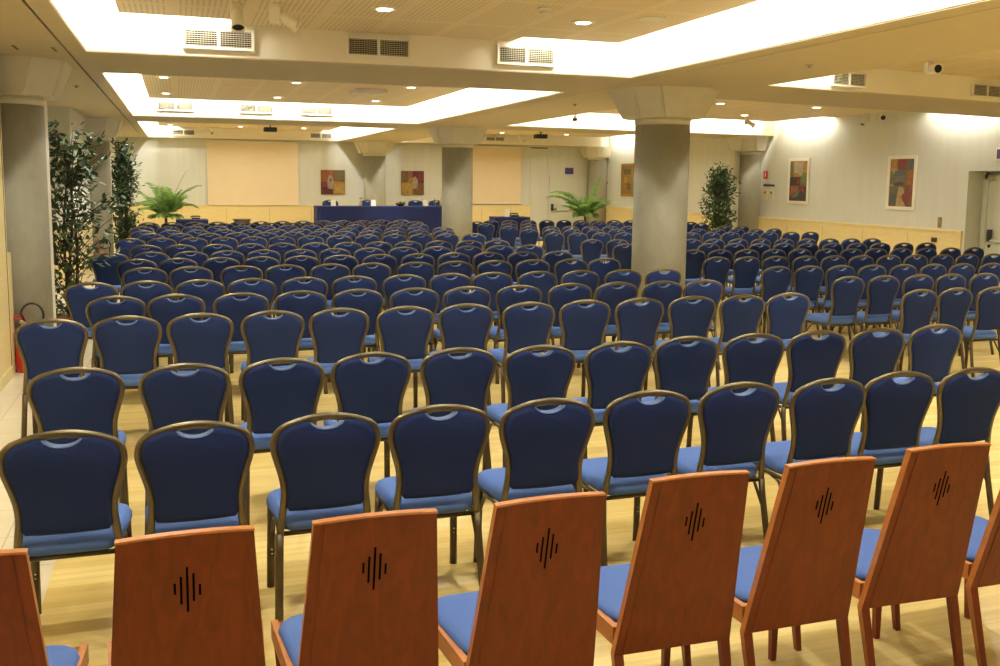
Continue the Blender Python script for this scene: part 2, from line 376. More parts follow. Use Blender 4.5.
# ------------------------------------------------------------------ lamps
def cove(x0, y0, x1, y1, out, label):
    """a fluorescent strip lying behind the edge of a slatted panel, throwing light out over the gap"""
    L_ = math.hypot(x1-x0, y1-y0); ang = math.atan2(y1-y0, x1-x0)
    root = thing('cove_light', label, 'light', ((x0+x1)/2, (y0+y1)/2, ZP+.03), ang, 'fluorescent strips in the ceiling coves')
    m = MB(); m.box(-L_/2, L_/2, -.03, .03, 0, .03, 'white'); m.build('batten', None, root)
    n = max(1, round(L_/1.5)); seg = L_/n
    m = MB()
    for i in range(n): m.tube([(-L_/2+seg*i+.03, 0, .05), (-L_/2+seg*(i+1)-.03, 0, .05)], .013, 6, 'tube')
    m.build('fluorescent_tube', None, root)
    o = Vector(out).normalized()
    side = 1 if (Vector((-math.sin(ang), math.cos(ang))).dot(Vector((o.x, o.y)))) > 0 else -1
    # area light faces (local) +-y and slightly down
    area('cove_lamp', root, (0, side*.045, .10), (L_-.06, .06), (side*math.radians(80), 0, 0), COVE_W*L_, LAMP)
LC = 'hidden fluorescent strip lighting the %s'
for n, y0, y1 in (('nearest left-hand ceiling coffer', 2.0, 9.1), ('middle left-hand ceiling coffer', 11.55, 18.68), ('farthest left-hand ceiling coffer', 21.2, 28.9)):
    cove(-.74+G+.05, y0, -.74+G+.05, y1, (-1, 0), LC % ('left edge of the '+n)); cove(4.65-G-.05, y0, 4.65-G-.05, y1, (1, 0), LC % ('right edge of the '+n))
cove(-.40, 9.05, .50, 9.05, (0, 1), LC % 'far left corner of the nearest coffer'); cove(3.35, 9.05, 4.31, 9.05, (0, 1), LC % 'far right corner of the nearest coffer')
cove(-.40, 18.63, .55, 18.63, (0, 1), LC % 'far left edge of the middle coffer'); cove(1.0, 18.63, 4.31, 18.63, (0, 1), LC % 'far right edge of the middle coffer')
cove(-.40, 28.85, .05, 28.85, (0, 1), LC % 'far left corner of the farthest coffer'); cove(4.25, 28.85, 4.32, 28.85, (0, 1), LC % 'far right corner of the farthest coffer')
cove(6.77, 1.6, 6.77, 9.1, (-1, 0), LC % 'left edge of the nearest right-hand coffer'); cove(6.78, 9.12, 7.4, 9.2, (0, 1), LC % 'far left corner of the nearest right-hand coffer')
cove(6.77, 11.6, 6.77, 18.3, (-1, 0), LC % 'left edge of the middle right-hand coffer'); cove(6.8, 18.32, 13.1, 19.17, (0, 1), LC % 'far edge of the middle right-hand coffer')
cove(13.15, 12.9, 13.15, 14.5, (1, 0), LC % 'wall above the door'); cove(13.15, 17.5, 13.15, 19.1, (1, 0), LC % 'right wall above the first picture')
cove(6.77, 20.5, 6.77, 28.4, (-1, 0), LC % 'left edge of the farthest right-hand coffer'); cove(13.15, 26.7, 13.15, 28.4, (1, 0), LC % 'far right corner of the farthest right-hand coffer')

def downlight(x, y, z, lit, label, power=None):
    root = thing('downlight', label, 'light', (x, y, z), 0, 'recessed round ceiling downlights')
    m = MB(); m.lathe([(.075, -.001), (.075, -.012), (.105, -.010), (.11, 0)], 24, 'white'); m.build('trim_ring', None, root)
    m = MB(); m.lathe([(0, -.004), (.075, -.004)], 24, 'lamp' if lit else 'chrome'); m.build('reflector', None, root)
    m = MB()
    for a in (0, 1, 2): m.tube([(-.05, -.04+.04*a, -.010), (.05, -.04+.04*a, -.010)], .009, 6, 'tube' if lit else 'white')
    m.build('lamp_bulb', None, root)
    if lit: area('downlight_lamp', root, (0, 0, -.03), (.15, .15), (0, 0, 0), power or DOWN_W, LAMP, math.radians(150), 'DISK')
rows_ = ('nearest', 'second', 'third')
for cx0, xs, ys, nm in ((0, (-.14, 1.68, 3.48), (2.8, 5.4, 8.02), 'nearest left-hand coffer'), (1, (-.14, 1.72, 3.47), (12.0, 14.6, 17.4), 'middle left-hand coffer'),
                    (2, (-.14, 1.72, 3.47), (22.2, 25.0, 27.8), 'farthest left-hand coffer'), (3, (8.0, 10.2, 12.4), (2.8, 5.4, 7.6), 'nearest right-hand coffer'),
                    (4, (7.3, 9.31, 11.37), (13.0, 15.2, 17.6), 'middle right-hand coffer'), (5, (7.3, 9.3, 11.4), (22.4, 25.0, 27.4), 'farthest right-hand coffer')):
    for i, y in enumerate(ys):
        for j, x in enumerate(xs):
            downlight(x, y, ZP, True, 'round downlight, %s row and %s from the left, in the %s' % (rows_[i], ORD[j+1], nm))
for x, y, n in ((1.7, -1.2, 'left'), (9.0, -1.2, 'right')):  # unseen lamps added behind the camera to light the cherry chair backs
    downlight(x, y, ZC, True, 'added unseen downlight behind the camera, lighting the cherry chair backs, %s' % n)
# ------------------------------------------------------------------ ceiling fittings
def vent(x0, x1, y, z0, z1, label, rz=0):
    cx = (x0+x1)/2; wd = (x1-x0)/2; h = (z1-z0)/2
    root = thing('air_vent', label, 'vent', (cx, y, (z0+z1)/2), rz, 'twin air vents in the ceiling beams')
    m = MB(); f = .025; d = .034
    m.box(-wd, wd, -d, 0, h-f, h, 'white'); m.box(-wd, wd, -d, 0, -h, -h+f, 'white')
    m.box(-wd, -wd+f, -d, 0, -h+f, h-f, 'white'); m.box(wd-f, wd, -d, 0, -h+f, h-f, 'white'); m.box(-.014, .014, -d, 0, -h+f, h-f, 'white')
    m.build('frame', None, root)
    m = MB(); m.box(-wd+f, wd-f, -.002, -.0005, -h+f, h-f, 'black'); m.build('backing', None, root)
    m = MB(); n = 8
    for i in range(n):
        z = -h+f+(2*h-2*f)*(i+.5)/n; m.box(-wd+f, wd-f, -.030, -.010, z-.0014, z+.0014, 'offwhite')
    for i in range(24):
        x = -wd+f+(2*wd-2*f)*(i+.5)/24; m.box(x-.0010, x+.0010, -.0095, -.003, -h+f, h-f, 'offwhite')
    m.build('grille', None, root)
ry = lambda y0, y1, x: y0+(y1-y0)*(x-6.42)/(13.5-6.42)
AR = math.atan2(1.25, 7.08); AR2 = math.atan2(.9, 7.08)
for i, (a, b) in enumerate(((.08, .72), (1.58, 2.22), (3.12, 3.76))): vent(a, b, 9.392, 3.07, 3.27, 'twin air vent in the nearest ceiling beam, %s from the left' % ORD[i+1])
for i, (a, b) in enumerate(((-.32, .34), (1.16, 1.80), (2.30, 2.94))): vent(a, b, 18.972, 3.11, 3.30, 'twin air vent in the middle ceiling beam, %s from the left' % ORD[i+1])
for i, (a, b) in enumerate(((-.10, .53), (3.82, 4.48))): vent(a, b, 29.192, 3.07, 3.25, 'twin air vent high on the far wall beam, %s the screen' % ('left of' if i == 0 else 'right of'))
for i, (a, b) in enumerate(((7.40, 8.0), (9.97, 10.6))): vent(a, b, ry(9.5, 10.75, (a+b)/2)-.008, 3.05, 3.24, 'twin air vent in the right-hand ceiling beam, %s the camera spotlight' % ('left of' if i == 0 else 'right of'), AR)
vent(9.25, 9.88, 28.842, 3.10, 3.25, 'twin air vent in the far right-hand beam above the second screen')
vent(9.7, 10.35, ry(18.7, 19.6, 10.0)-.008, 3.08, 3.26, 'twin air vent in the brightly lit middle right-hand beam', AR2)

def spot(loc, yaw, tilt, label, hang=.10, s=1.0):
    root = thing('spotlight', label, 'spotlight', loc, yaw, 'white swivel spotlights under the ceiling'); root.scale = (s, s, s)
    m = MB(); m.lathe([(.045, -.002), (.045, -.02), (.018, -.026), (.018, -hang)], 16, 'white'); m.build('stem', None, root)
    m = MB(); m.box(-.045, .045, -.05, .05, -hang-.13, -hang, 'white', .014); m.build('body', None, root)
    X = Matrix.Translation((.05, 0, -hang-.07)) @ Matrix.Rotation(tilt, 4, 'Y')
    h = MB(); h.lathe([(.0, -.035), (.030, -.03), (.046, 0), (.050, .10), (.058, .125), (.060, .15), (.050, .15), (.046, .13), (.0, .125)], 20, 'white', (0, 0, 0), X)
    hd = h.build('lamp_head', None, root)
    l = MB(); l.lathe([(.0, .136), (.046, .136)], 20, 'black', (0, 0, 0), X); tag(l.build('lens', None, hd), 'black lens')
spot((.50, 8.24, ZP), -PI/2, math.radians(150), 'white spotlight pointing down, left of the pair above the nearest vent', .02)
spot((.80, 8.16, ZP), math.radians(-14), math.radians(118), 'white spotlight turned to the right beside the hanging spotlight', .03)
spot((8.30, 9.05, ZP), math.radians(-105), math.radians(95), 'white spotlight with a black lens facing the room, near the right vents', .02)
spot((13.3, 15.7, ZP), math.radians(-125), math.radians(95), 'white spotlight with a black lens high against the right wall', .04)
spot((13.2, 16.05, ZP), math.radians(200), math.radians(150), 'white spotlight pointing down beside the lens spotlight on the right wall', .04)
spot((11.75, 18.1, ZP), math.radians(-20), math.radians(125), 'small spotlight on the bright cove above the bushy ficus', .04)
spot((7.42, 17.5, ZP), math.radians(-100), math.radians(140), 'small white spotlight left of the big column against the bright cove', .05)
spot((.85, 28.3, ZP), math.radians(-40), math.radians(130), 'tiny spotlight above the left projection screen', .04)
spot((10.2, 28.3, ZP), math.radians(-40), math.radians(130), 'tiny spotlight above the right projection screen', .04)

def projector(loc, label):
    root = thing('projector', label, 'projector', loc, 0, 'dark ceiling projectors')
    m = MB(); m.tube([(0, 0, -.002), (0, 0, -.07)], .02, 10, 'dark'); m.box(-.06, .06, -.06, .06, -.01, -.001, 'dark'); m.build('mount', None, root)
    m = MB(); m.box(-.17, .17, -.14, .14, -.19, -.07, 'black', .015); m.build('body', None, root)
    m = MB(); m.lathe([(.035, 0), (.04, .03), (.03, .035), (0, .03)], 14, 'dark', (0, 0, 0), Matrix.Translation((.08, .135, -.13)) @ Matrix.Rotation(-PI/2, 4, 'X')); m.build('lens', None, root)
projector((2.42, 26.6, ZP), 'dark projector hanging in front of the left screen')
projector((10.2, 26.5, ZP), 'dark projector hanging in front of the right screen')
m = MB(); m.box(-.26, .26, -.26, .26, -.06, -.002, 'white', .01)
root = thing('ceiling_box', 'white square box hanging from the slatted panel of the middle coffer', 'ceiling unit', (2.95, 15.4, ZP))
m.build('housing', None, root); m = MB(); m.box(-.2, .2, -.2, .2, -.066, -.0605, 'offwhite'); m.build('cover', None, root)
root = thing('smoke_detector', 'small white smoke detector between two downlights on the nearest panel', 'smoke detector', (2.91, 7.51, ZP))
m = MB(); m.lathe([(.055, -.001), (.055, -.018), (.05, -.022)], 20, 'white'); m.build('base', None, root)
m = MB(); m.lathe([(.042, -.023), (.036, -.045), (0, -.048)], 20, 'offwhite'); m.build('sensor', None, root)
for x, y, z, t in ((3.95, 7.62, ZP, 'flat round speaker in the nearest panel, right of the smoke detector'), (12.1, 16.3, ZP, 'flat round speaker near the right wall in the middle right coffer')):
    root = thing('ceiling_speaker', t, 'speaker', (x, y, z), 0, 'flat round ceiling speakers')
    m = MB(); m.lathe([(.12, -.001), (.115, -.008), (.10, -.008)], 24, 'offwhite'); m.build('rim', None, root)
    m = MB(); m.lathe([(0, -.006), (.10, -.006)], 24, 'soffit'); m.build('mesh_cover', None, root)
for x, y, t in ((5.66, 7.7, 'tiny dark sprinkler in the soffit near the top of the big column'), (5.49, 12.9, 'tiny sprinkler in the soffit between the big column and the second column'), (-1.15, 13.0, 'tiny sprinkler in the left soffit above the nearest ficus')):
    root = thing('sprinkler', t, 'sprinkler', (x, y, ZC))
    m = MB(); m.lathe([(.04, -.001), (.035, -.006), (.012, -.008), (.012, -.025), (.025, -.028), (0, -.03)], 14, 'chrome'); m.build('sprinkler_head', None, root)
for x, t in ((-1.30, 'short black slot in the left soffit, the one farther from the long slot'), (-.99, 'short black slot in the left soffit, the one nearer the long slot')):
    o = MB(); o.box(-.012, .012, -.15, .15, -.004, -.0005, 'black'); o.box(-.02, .02, -.16, .16, -.0025, -.0004, 'soffit')
    q = o.build('slot_diffuser'); q.location = (x, 9.35, ZC); tag(q, t, 'air slot', 'short air slots in the left soffit')

# ------------------------------------------------------------------ wall fittings
def screen(x0, x1, z0, z1, label):
    root = thing('projection_screen', label, 'screen', ((x0+x1)/2, YB-.05, 0), 0, 'wall-mounted projection screens'); h = (x1-x0)/2
    m = MB(); m.box(-h, h, 0, .006, z0, z1, 'screen'); m.build('fabric', None, root)
    m = MB(); m.box(-h-.03, h+.03, -.03, .045, z1, z1+.05, 'plaster', .008); m.build('housing', None, root)
    m = MB(); m.box(-h, h, -.012, .014, z0-.03, z0, 'plaster', .005); m.build('bottom_bar', None, root)
screen(.85, 3.48, 1.10, 2.92, 'large beige projection screen on the back wall, left of the two square paintings')
screen(8.0, 10.64, 1.15, 2.92, 'large beige projection screen half hidden by the second column')
def abstract(name, label, loc, rz, wd, ht, frame, cells, fw, cat='painting', fmat='white', shapes=()):
    root = thing(name, label, cat, loc, rz)
    if fw:
        m = MB(); m.box(-wd/2, wd/2, -.03, -.002, ht/2-fw, ht/2, fmat); m.box(-wd/2, wd/2, -.03, -.002, -ht/2, -ht/2+fw, fmat)
        m.box(-wd/2, -wd/2+fw, -.03, -.002, -ht/2+fw, ht/2-fw, fmat); m.box(wd/2-fw, wd/2, -.03, -.002, -ht/2+fw, ht/2-fw, fmat); m.build('frame', None, root)
    m = MB(); a, b = wd/2-fw, ht/2-fw
    m.box(-a, a, -.018 if fw else -.03, -.004, -b, b, cells[0][4])
    y = -.019 if fw else -.031
    for u0, v0, u1, v1, mt in cells[1:]:
        m.face([(-a+2*a*u0, y, -b+2*b*v0), (-a+2*a*u1, y, -b+2*b*v0), (-a+2*a*u1, y, -b+2*b*v1), (-a+2*a*u0, y, -b+2*b*v1)], mt); y -= .00025
    for mt, pts in shapes:
        m.face([(-a+2*a*u, y, -b+2*b*v) for u, v in pts], mt); y -= .00025
    m.build('canvas', None, root)
PC = dict(p_brown=(.25, .11, .035), p_red=(.28, .03, .02), p_dred=(.13, .02, .02), p_ochre=(.52, .28, .05), p_yel=(.66, .42, .08), p_olive=(.20, .17, .06), p_cream=(.62, .50, .30), p_grey=(.20, .19, .15), p_dark=(.05, .035, .025), p_green=(.20, .24, .06), p_teal=(.10, .14, .13), p_rust=(.42, .14, .03), p_pale=(.55, .44, .33))
for k, c in PC.items(): M[k] = plain('paint '+k[2:], [v*.52 for v in c], .6, var=.28, scale=16)
YA = YB-.002
abstract('painting', 'square abstract painting left of the back-wall column, yellow at lower right', (4.52, YA, 1.77), 0, .73, .74, None,
    [(0, 0, 1, 1, 'p_brown'), (0, .52, .5, 1, 'p_rust'), (.5, .55, 1, 1, 'p_brown'), (0, 0, .5, .5, 'p_dred'), (.5, 0, 1, .52, 'p_ochre'), (.55, .05, .98, .45, 'p_yel'), (.6, .62, .95, .95, 'p_olive'), (.05, .3, .22, .5, 'p_red')], 0,
    shapes=[('p_pale', [(.28, .25), (.48, .22), (.55, .5), (.47, .76), (.34, .78), (.25, .55)]), ('p_brown', [(.36, .55), (.46, .55), (.44, .66), (.37, .66)])])
abstract('painting', 'square abstract painting right of the back-wall column, yellow at lower left', (7.02, YA, 1.77), 0, .73, .75, None,
    [(0, 0, 1, 1, 'p_brown'), (0, .5, .5, 1, 'p_rust'), (.5, .5, 1, 1, 'p_dred'), (0, 0, .5, .5, 'p_yel'), (.5, 0, 1, .45, 'p_brown'), (.05, .55, .3, .95, 'p_olive'), (.72, .6, .97, .96, 'p_red')], 0,
    shapes=[('p_pale', [(.5, .24), (.7, .3), (.74, .6), (.62, .78), (.5, .7)]), ('p_ochre', [(.3, .5), (.5, .48), (.5, .72), (.36, .7)])])
RX = XR-.002; RR = -PI/2      # hung on the right wall: face -X
abstract('painting', 'tall white-framed abstract picture on the right wall, brown and green', (RX, 18.56, 1.94), -PI/2, .77, 1.04, None,
    [(0, 0, 1, 1, 'p_brown'), (0, .42, 1, 1, 'p_ochre'), (.0, .38, .62, .6, 'p_dark'), (.62, .42, 1, .7, 'p_green'), (0, 0, 1, .36, 'p_dark'), (.2, .7, .6, .98, 'p_cream')], .065,
    shapes=[('p_rust', [(.05, .1), (.55, .3), (.5, .38), (.05, .36)]), ('p_grey', [(.1, .05), (.5, .12), (.62, .28), (.3, .22)]), ('p_red', [(.5, .28), (.9, .2), (.8, .36)]), ('p_pale', [(.35, .72), (.7, .62), (.75, .98), (.5, .98)]), ('p_olive', [(.0, .62), (.22, .6), (.2, .98), (.0, .98)]), ('p_red', [(.4, .43), (.6, .44), (.55, .58), (.42, .57)])])
abstract('painting', 'tall white-framed abstract picture on the right wall nearest the door, red shapes', (RX, 15.27, 1.92), -PI/2, .78, 1.06, None,
    [(0, 0, 1, 1, 'p_brown'), (0, .75, .3, 1, 'p_ochre'), (.3, .78, .68, 1, 'p_red'), (.74, .78, 1, 1, 'p_teal'), (0, .3, .28, .72, 'p_olive')], .065,
    shapes=[('p_cream', [(.1, .68), (.32, .74), (.3, .8), (.1, .8)]), ('p_teal', [(.18, .64), (.62, .66), (.7, .74), (.4, .78), (.2, .74)]), ('p_grey', [(.25, .5), (.65, .52), (.68, .64), (.3, .64)]), ('p_dark', [(.1, .43), (.6, .45), (.6, .52), (.2, .5)]), ('p_rust', [(.7, .45), (.98, .45), (.95, .78), (.72, .74)]), ('p_cream', [(.3, .0), (.72, .0), (.6, .4), (.4, .42)]), ('p_yel', [(.4, .02), (.56, .02), (.52, .25), (.44, .26)]), ('p_red', [(.52, .2), (.74, .0), (.95, .25), (.78, .42)]), ('p_teal', [(.0, .05), (.3, .02), (.28, .25), (.06, .3)]), ('p_pale', [(.02, .43), (.2, .43), (.2, .46), (.02, .46)])])
abstract('framed_panel', 'tall gilt-framed panel on the right wall, half hidden by the big column', (RX, 27.35, 1.93), -PI/2, .86, 1.03, None,
    [(0, 0, 1, 1, 'p_ochre'), (.15, .7, .85, .9, 'p_olive'), (.15, .4, .5, .6, 'p_yel'), (.5, .15, .85, .38, 'p_olive')], .08, 'picture', 'gold')
def plate(name, label, cat, loc, rz, wd, ht, mat, border=None, th=.012, extra=None):
    root = thing(name, label, cat, loc, rz)
    m = MB(); m.box(-wd/2, wd/2, -th, -.001, -ht/2, ht/2, border or mat, .003); m.build('plate', None, root)
    if border:
        b = min(wd, ht)*.13; m = MB(); m.box(-wd/2+b, wd/2-b, -th-.002, -th, -ht/2+b, ht/2-b, mat); m.build('face', None, root)
    if extra: extra(root, th)
def extinguisher_mark(root, th):
    m = MB(); y = -th-.003
    m.face([(-.018, y, -.05), (.018, y, -.05), (.018, y, .025), (-.018, y, .025)], 'paper'); m.face([(-.010, y, .028), (.010, y, .028), (.010, y, .042), (-.010, y, .042)], 'paper'); m.face([(-.03, y, .045), (.02, y, .045), (.02, y, .053), (-.03, y, .053)], 'paper')
    m.build('pictogram', None, root)
plate('fire_sign', 'small red fire extinguisher sign on the right wall by the ficus column', 'sign', (RX, 19.88, 2.08), -PI/2, .17, .19, 'red', None, .01, extinguisher_mark)
plate('fire_sign', 'tiny red sign in the far corner behind the palm', 'sign', (RX, 29.1, 2.13), -PI/2, .16, .22, 'red', None, .01, extinguisher_mark)
plate('wall_bar', 'short dark violet bar above two switch plates on the right wall', 'sign', (RX, 19.72, 1.83), -PI/2, .46, .05, 'purple')
plate('wall_bar', 'short black bar under the tiny red sign in the far corner', 'sign', (RX, 29.0, 1.83), -PI/2, .36, .05, 'black')
def dials(root, th):
    m = MB(); m.lathe([(.035, 0), (.03, .015), (0, .016)], 16, 'gold', (0, 0, 0), Matrix.Translation((0, -th, .04)) @ Matrix.Rotation(PI/2, 4, 'X')); m.build('knob', None, root)
plate('control_panel', 'pale control plate under the violet bar, the one nearer the column', 'wall control', (RX, 19.85, 1.62), -PI/2, .20, .26, 'offwhite', None, .02, dials)
plate('control_panel', 'pale control plate under the violet bar, the one nearer the picture', 'wall control', (RX, 19.60, 1.62), -PI/2, .20, .26, 'offwhite', None, .02, dials)
def sw(root, th):
    m = MB()
    for k in (-.05, 0, .05): m.box(-.018, .018, -th-.006, -th, k-.018, k+.018, 'chrome', .003)
    m.build('switch_key', None, root)
plate('switch_plate', 'tall grey switch plate just above the wainscot near the door', 'switch', (RX, 14.23, 1.19), -PI/2, .09, .20, 'gold', None, .012, sw)
plate('wall_socket', 'dark brown socket in the maple wainscot near the door', 'socket', (XR-.031, 14.31, .86), -PI/2, .14, .09, 'darkwood', None, .012, lambda r, t: (lambda m: (m.box(-.02, .02, -t-.004, -t, -.02, .02, 'black', .002), m.build('socket_insert', None, r)))(MB()))
plate('door_sign', 'violet sign with a white border above the right-hand door', 'sign', (RX, 12.83, 2.43), -PI/2, .42, .22, 'purple', 'white')
plate('door_sign', 'square violet sign above the back-wall door', 'sign', (12.35, YB-.001, 2.21), 0, .30, .21, 'purple')

# ------------------------------------------------------------------ stage, tables and what stands on them
m = MB(); m.box(3.3, 7.9, 26.0, 28.98, .0, .34, 'darkwood'); m.box(3.28, 7.92, 25.98, 26.0, .30, .35, 'darkwood'); m.box(3.3, 7.9, 26.0, 28.98, .34, .35, 'parquet')
struct(m.build('stage_platform'), 'low wooden stage under the blue head table', 'stage')
def table(cx, cy, z0, wd, dp, ht, label, clabel, group=None, round_left=False):
    root = thing('table', label, 'table', (cx, cy, z0))
    m = MB(); m.box(-wd/2, wd/2, -dp/2, dp/2, ht-.03, ht, 'darkwood', .006); m.build('tabletop', None, root)
    for sx in (-1, 1):
        for sy in (-1, 1):
            m = MB(); x, y = sx*(wd/2-.08), sy*(dp/2-.08); m.tube([(x, y, 0), (x, y, ht-.03)], .02, 8, 'legmetal'); m.build('leg', None, root)
    # cloth: outline with soft vertical folds, hem just off the floor
    m = MB(); pts = []; a, b = wd/2+.015, dp/2+.015; rl = .12
    path = []
    def seg(p, q, n):
        for i in range(n): path.append((p[0]+(q[0]-p[0])*i/n, p[1]+(q[1]-p[1])*i/n))
    n1 = max(6, int(wd*10)); n2 = max(4, int(dp*10))
    seg((-a, -b), (a, -b), n1); seg((a, -b), (a, b), n2); seg((a, b), (-a, b), n1); seg((-a, b), (-a, -b), n2)
    lv = [ht+.008, ht-.02, ht*.6, ht*.3, .02]; rings = []
    for li, z in enumerate(lv):
        rr = []
        for i, (x, y) in enumerate(path):
            k = 1 + (0 if li < 2 else (.012*li)*(.5+.5*math.sin(i*2.1)))
            bl = 0
            rr.append(m.bm.verts.new((x*(1+.0)+(x/a)*.02*(k-1)*20*.5-bl*.8, y+(y/b)*.02*(k-1)*20*.5, z)))
        rings.append(rr)
    N = len(path)
    for r0, r1 in zip(rings, rings[1:]):
        for i in range(N): f = m.bm.faces.new((r0[i], r0[(i+1) % N], r1[(i+1) % N], r1[i])); f.smooth = True
    m.bm.faces.new(rings[0]); m.mi('tablecloth')
    c = m.build('tablecloth'); c.location = (cx, cy, z0); tag(c, clabel, 'tablecloth')
table(5.48, 26.55, .35, 3.72, .75, .77, 'long head table on the stage under a royal blue cloth', 'royal blue cloth reaching down the long head table', round_left=True)
table(.33, 25.2, 0, .74, .6, .82, 'small side table near the left palm under a blue cloth', 'blue cloth on the small table near the left palm')
table(8.84, 25.3, 0, .98, .6, .86, 'small side table under the right screen with a blue cloth', 'blue cloth on the small table under the right screen')
ZT = .35+.77+.010
def tented(x, y, z, wd, ht, label, rz=0, group='white name cards on the head table'):
    root = thing('name_card', label, 'card', (x, y, z), rz, group)
    m = MB(); d = ht*.35
    m.face([(-wd/2, -d, 0), (wd/2, -d, 0), (wd/2, 0, ht), (-wd/2, 0, ht)], 'paper'); m.face([(-wd/2, d, 0), (wd/2, d, 0), (wd/2, .002, ht), (-wd/2, .002, ht)], 'paper'); m.build('folded_card', None, root)
tented(4.10, 26.6, ZT, .13, .17, 'white name card on the head table in front of the leftmost stage chair')
tented(5.22, 26.6, ZT, .13, .17, 'white name card on the head table left of the dark bowl')
tented(6.72, 26.6, ZT, .13, .17, 'white name card on the head table right of the dark bowl')
root = thing('flower_vase', 'small vase with a pale yellow flower between two name cards', 'vase', (4.86, 26.55, ZT))
m = MB(); m.lathe([(.03, 0), (.045, .04), (.03, .10), (.022, .13), (.028, .14)], 14, 'glass'); m.build('vase', None, root)
m = MB(); m.tube([(0, 0, .01), (.01, 0, .2)], .006, 6, 'palm'); m.build('stem', None, root)
m = MB()
for i in range(7):
    a = i*2*PI/7; c_ = Vector((.01+.035*math.cos(a), .035*math.sin(a), .215))
    r = bmesh.ops.create_icosphere(m.bm, subdivisions=1, radius=.026, matrix=Matrix.Translation(c_))
r = bmesh.ops.create_icosphere(m.bm, subdivisions=1, radius=.03, matrix=Matrix.Translation((.01, 0, .225)))
m.mi('p_cream'); m.build('flower', None, root)
root = thing('bowl', 'dark low bowl with greenery in the middle of the head table', 'bowl', (5.98, 26.5, ZT))
m = MB(); m.lathe([(.05, 0), (.10, .02), (.16, .07), (.15, .072), (.09, .03), (0, .02)], 20, 'black'); m.build('bowl_body', None, root)
m = MB()
for i in range(40):
    a = RND.random()*2*PI; r_ = RND.random()*.14; p = Vector((r_*math.cos(a), r_*math.sin(a), .05)); q = p+Vector((RND.uniform(-.06, .06), RND.uniform(-.04, .04), RND.uniform(.03, .10))); sd = (q-p).cross(Vector((0, 1, .3))).normalized()*.012
    m.face([p, (p+q)/2+sd, q, (p+q)/2-sd], 'leaf')
m.build('foliage', None, root)
def bottle(x, y, z, h, r, mt, name, label, cap='black'):
    root = thing(name, label, 'bottle', (x, y, z))
    m = MB(); m.lathe([(r*.9, 0), (r, .01), (r, h*.6), (r*.4, h*.75), (r*.36, h*.93)], 16, mt); m.build('bottle_body', None, root)
    m = MB(); m.lathe([(r*.42, h*.93), (r*.42, h), (0, h)], 12, cap); m.build('cap', None, root)
bottle(6.98, 26.5, ZT, .22, .03, 'p_teal', 'water_bottle', 'thin dark bottle near the right end of the head table')
bottle(7.16, 26.45, ZT, .24, .05, 'glass', 'carafe', 'amber carafe with a yellow top at the right end of the head table', 'p_yel')
root = thing('table_sign', 'upright white card standing on the small table under the right screen', 'sign', (8.73, 25.2, .872))
m = MB(); m.box(-.06, .06, -.03, .03, 0, .01, 'paper'); m.build('foot', None, root)
m = MB(); m.box(-.075, .075, -.004, .004, .011, .215, 'paper'); m.build('card', None, root)
def phone(x, y, z, label, s=1):
    root = thing('desk_phone', label, 'telephone', (x, y, z))
    m = MB(); m.prism([(-.10*s, -.08*s), (.10*s, -.08*s), (.10*s, .08*s), (-.10*s, .08*s)], 0, .04*s, 'black'); m.build('phone_body', None, root)
    m = MB(); m.tube([(-.11*s, .03*s, .05*s), (-.09*s, .03*s, .075*s), (.09*s, .03*s, .075*s), (.11*s, .03*s, .05*s)], .018*s, 8, 'black'); m.build('handset', None, root)
phone(8.98, 25.3, .872, 'black device beside the white card on the right side table', 1.1)
phone(.42, 25.2, .832, 'black device on the small blue table near the left palm')
root = thing('low_cabinet', 'low dark wooden box behind the last chairs under the left screen', 'cabinet', (1.55, 25.3, 0))
m = MB(); m.box(-.19, .19, -.18, .18, .04, .80, 'darkwood', .008); m.build('body', None, root)
m = MB(); m.box(-.22, .22, -.21, .21, .80, .83, 'darkwood', .006); m.build('top', None, root)
m = MB(); m.box(-.17, .17, -.19, -.18, .08, .76, 'darkwood'); dd = m.build('door', None, root)
m = MB(); m.box(.12, .14, -.205, -.19, .40, .50, 'chrome'); m.build('handle', None, dd)
m = MB(); m.box(-.16, .16, -.15, .15, 0, .04, 'black'); m.build('plinth', None, root)

# ------------------------------------------------------------------ fire extinguishers
def extinguisher(x, y, label, rz=0):
    root = thing('fire_extinguisher', label, 'fire extinguisher', (x, y, 0), rz, 'red fire extinguishers on the left')
    m = MB(); m.lathe([(.06, 0), (.075, .01), (.075, .36), (.06, .42), (.028, .45), (.028, .47)], 20, 'red'); m.build('cylinder', None, root)
    m = MB(); m.lathe([(.03, .47), (.03, .51), (.015, .515), (0, .515)], 14, 'chrome'); m.build('valve', None, root)
    m = MB(); m.box(-.09, .03, -.012, .012, .515, .527, 'red', .004); m.box(-.09, .02, -.012, .012, .545, .556, 'red', .004); m.box(.0, .02, -.012, .012, .52, .55, 'red'); m.build('lever', None, root)
    m = MB(); m.tube([(.02, -.02, .50)]+[(.09+.10*math.cos(a), -.03, .55+.12*math.sin(a)) for a in [PI-.2-i*(PI+.4)/12 for i in range(13)]]+[(.17, -.02, .35), (.14, 0, .12)], .011, 8, 'black'); m.build('hose', None, root)
    m = MB(); m.tube([(.14, 0, .12), (.13, 0, .02)], [.014, .024], 10, 'black'); m.build('nozzle', None, root)
extinguisher(-1.45, 10.08, 'red fire extinguisher with a black hose loop by the nearest left column')
extinguisher(-1.46, 20.1, 'red fire extinguisher by the second left column, mostly hidden by chairs')

